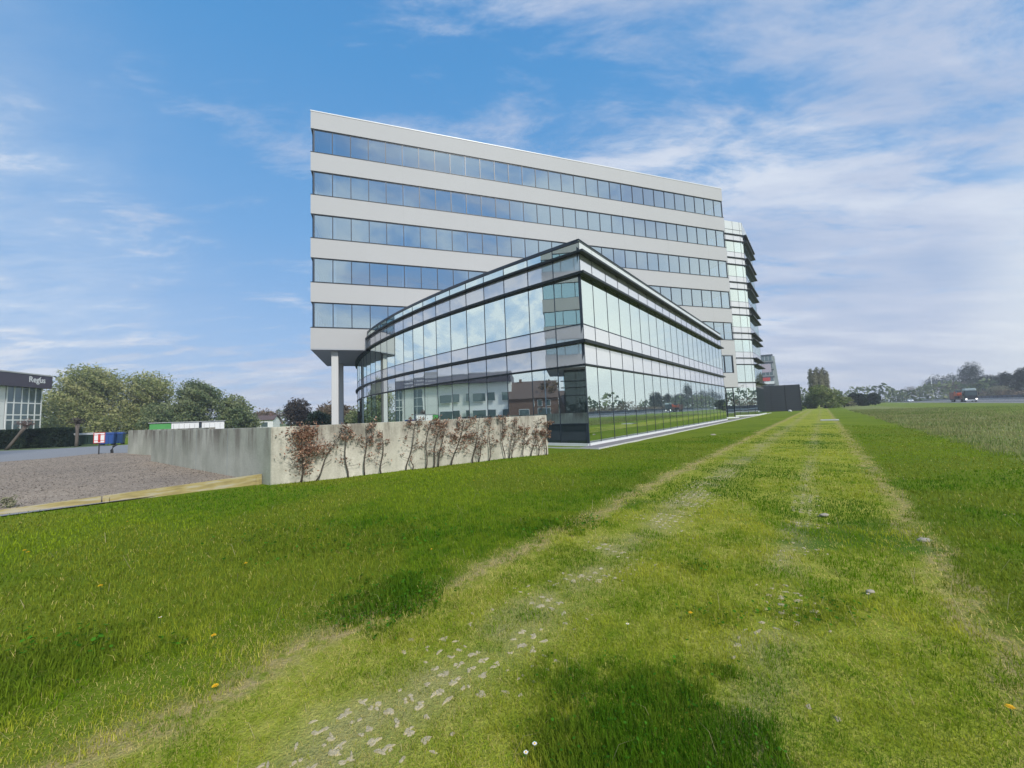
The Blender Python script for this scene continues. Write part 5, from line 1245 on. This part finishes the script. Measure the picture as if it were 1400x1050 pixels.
# added brightness on western cloud, mostly unseen, to lift the curved glass reflections
west = nt.nodes.new('ShaderNodeMapRange'); west.interpolation_type = 'SMOOTHSTEP'; L.new(sp.outputs[0], west.inputs[0]); west.inputs[1].default_value = -.50; west.inputs[2].default_value = -1.0
ccol = mixc(nt, math_(nt, 'MULTIPLY', west.outputs[0], .7), cr.outputs[0], (8.6, 8.9, 8.7))
ccol = mixc(nt, math_(nt, 'MULTIPLY', hor, .55), ccol, (5.5, 5.7, 6.5))
cfac = math_(nt, 'MULTIPLY', math_(nt, 'ADD', mr.outputs[0], math_(nt, 'MULTIPLY', west.outputs[0], math_(nt, 'MULTIPLY_ADD', c1, 2.6, -.62, True)), None, True), .82)
col = mixc(nt, cfac, blue, ccol)
east = nt.nodes.new('ShaderNodeMapRange'); east.interpolation_type = 'SMOOTHSTEP'; L.new(sp.outputs[0], east.inputs[0]); east.inputs[1].default_value = .72; east.inputs[2].default_value = .90  # added brightness in the eastern sky to lift the straight glass front's reflections
col = mixc(nt, math_(nt, 'MULTIPLY', east.outputs[0], math_(nt, 'MULTIPLY_ADD', c2, .9, .40, True)), col, (7.9, 8.3, 8.1))
# heaped bright clouds in the south, behind the viewer, which the ribbon windows mirror
cum = noise_(nt, stretch(nt, tc.outputs['Generated'], (1, 1, 1.7)), 2.6, 8, .55, .3)
cm_ = nt.nodes.new('ShaderNodeMapRange'); cm_.interpolation_type = 'SMOOTHSTEP'; L.new(cum, cm_.inputs[0]); cm_.inputs[1].default_value = .48; cm_.inputs[2].default_value = .64
so_ = nt.nodes.new('ShaderNodeMapRange'); so_.interpolation_type = 'SMOOTHSTEP'; L.new(sp.outputs[1], so_.inputs[0]); so_.inputs[1].default_value = -.15; so_.inputs[2].default_value = -.5
col = mixc(nt, math_(nt, 'MULTIPLY', math_(nt, 'MULTIPLY', cm_.outputs[0], so_.outputs[0]), .85), col, (6.6, 7.2, 7.6))
L.new(col, bg.inputs['Color']); bg.inputs['Strength'].default_value = .088
sd = bpy.data.lights.new('sun', 'SUN'); so = bpy.data.objects.new('sun', sd); COL.objects.link(so)
sd.energy = 2.6; sd.angle = radians(8); sd.color = (1.0, .955, .88)
dv = Vector((sin(SUN_AZ) * cos(SUN_EL), cos(SUN_AZ) * cos(SUN_EL), sin(SUN_EL))); so.rotation_euler = dv.to_track_quat('Z', 'Y').to_euler(); so.location = dv * 200

hz = MB(); hz.box(-420, 420, -330, 420, -1.2, 36); m_, nt_, b_, L_ = nmat('haze_air'); nt_.nodes.remove(b_)
pv = nt_.nodes.new('ShaderNodeVolumePrincipled'); pv.inputs['Color'].default_value = (.86, .92, 1, 1); pv.inputs['Density'].default_value = .0008; pv.inputs['Anisotropy'].default_value = .2
L_.new(pv.outputs[0], nt_.nodes['Material Output'].inputs['Volume']); tag(hz.build('haze', m_), kind='stuff')

S.render.engine = 'CYCLES'
S.cycles.max_bounces = 8; S.cycles.transparent_max_bounces = 16; S.cycles.glossy_bounces = 5; S.cycles.diffuse_bounces = 2; S.cycles.transmission_bounces = 4
S.cycles.caustics_reflective = False; S.cycles.caustics_refractive = False
S.view_settings.view_transform = 'Standard'; S.view_settings.look = 'None'; S.view_settings.gamma = 1; S.view_settings.exposure = 0.55
S.render.resolution_x = 1024; S.render.resolution_y = 768
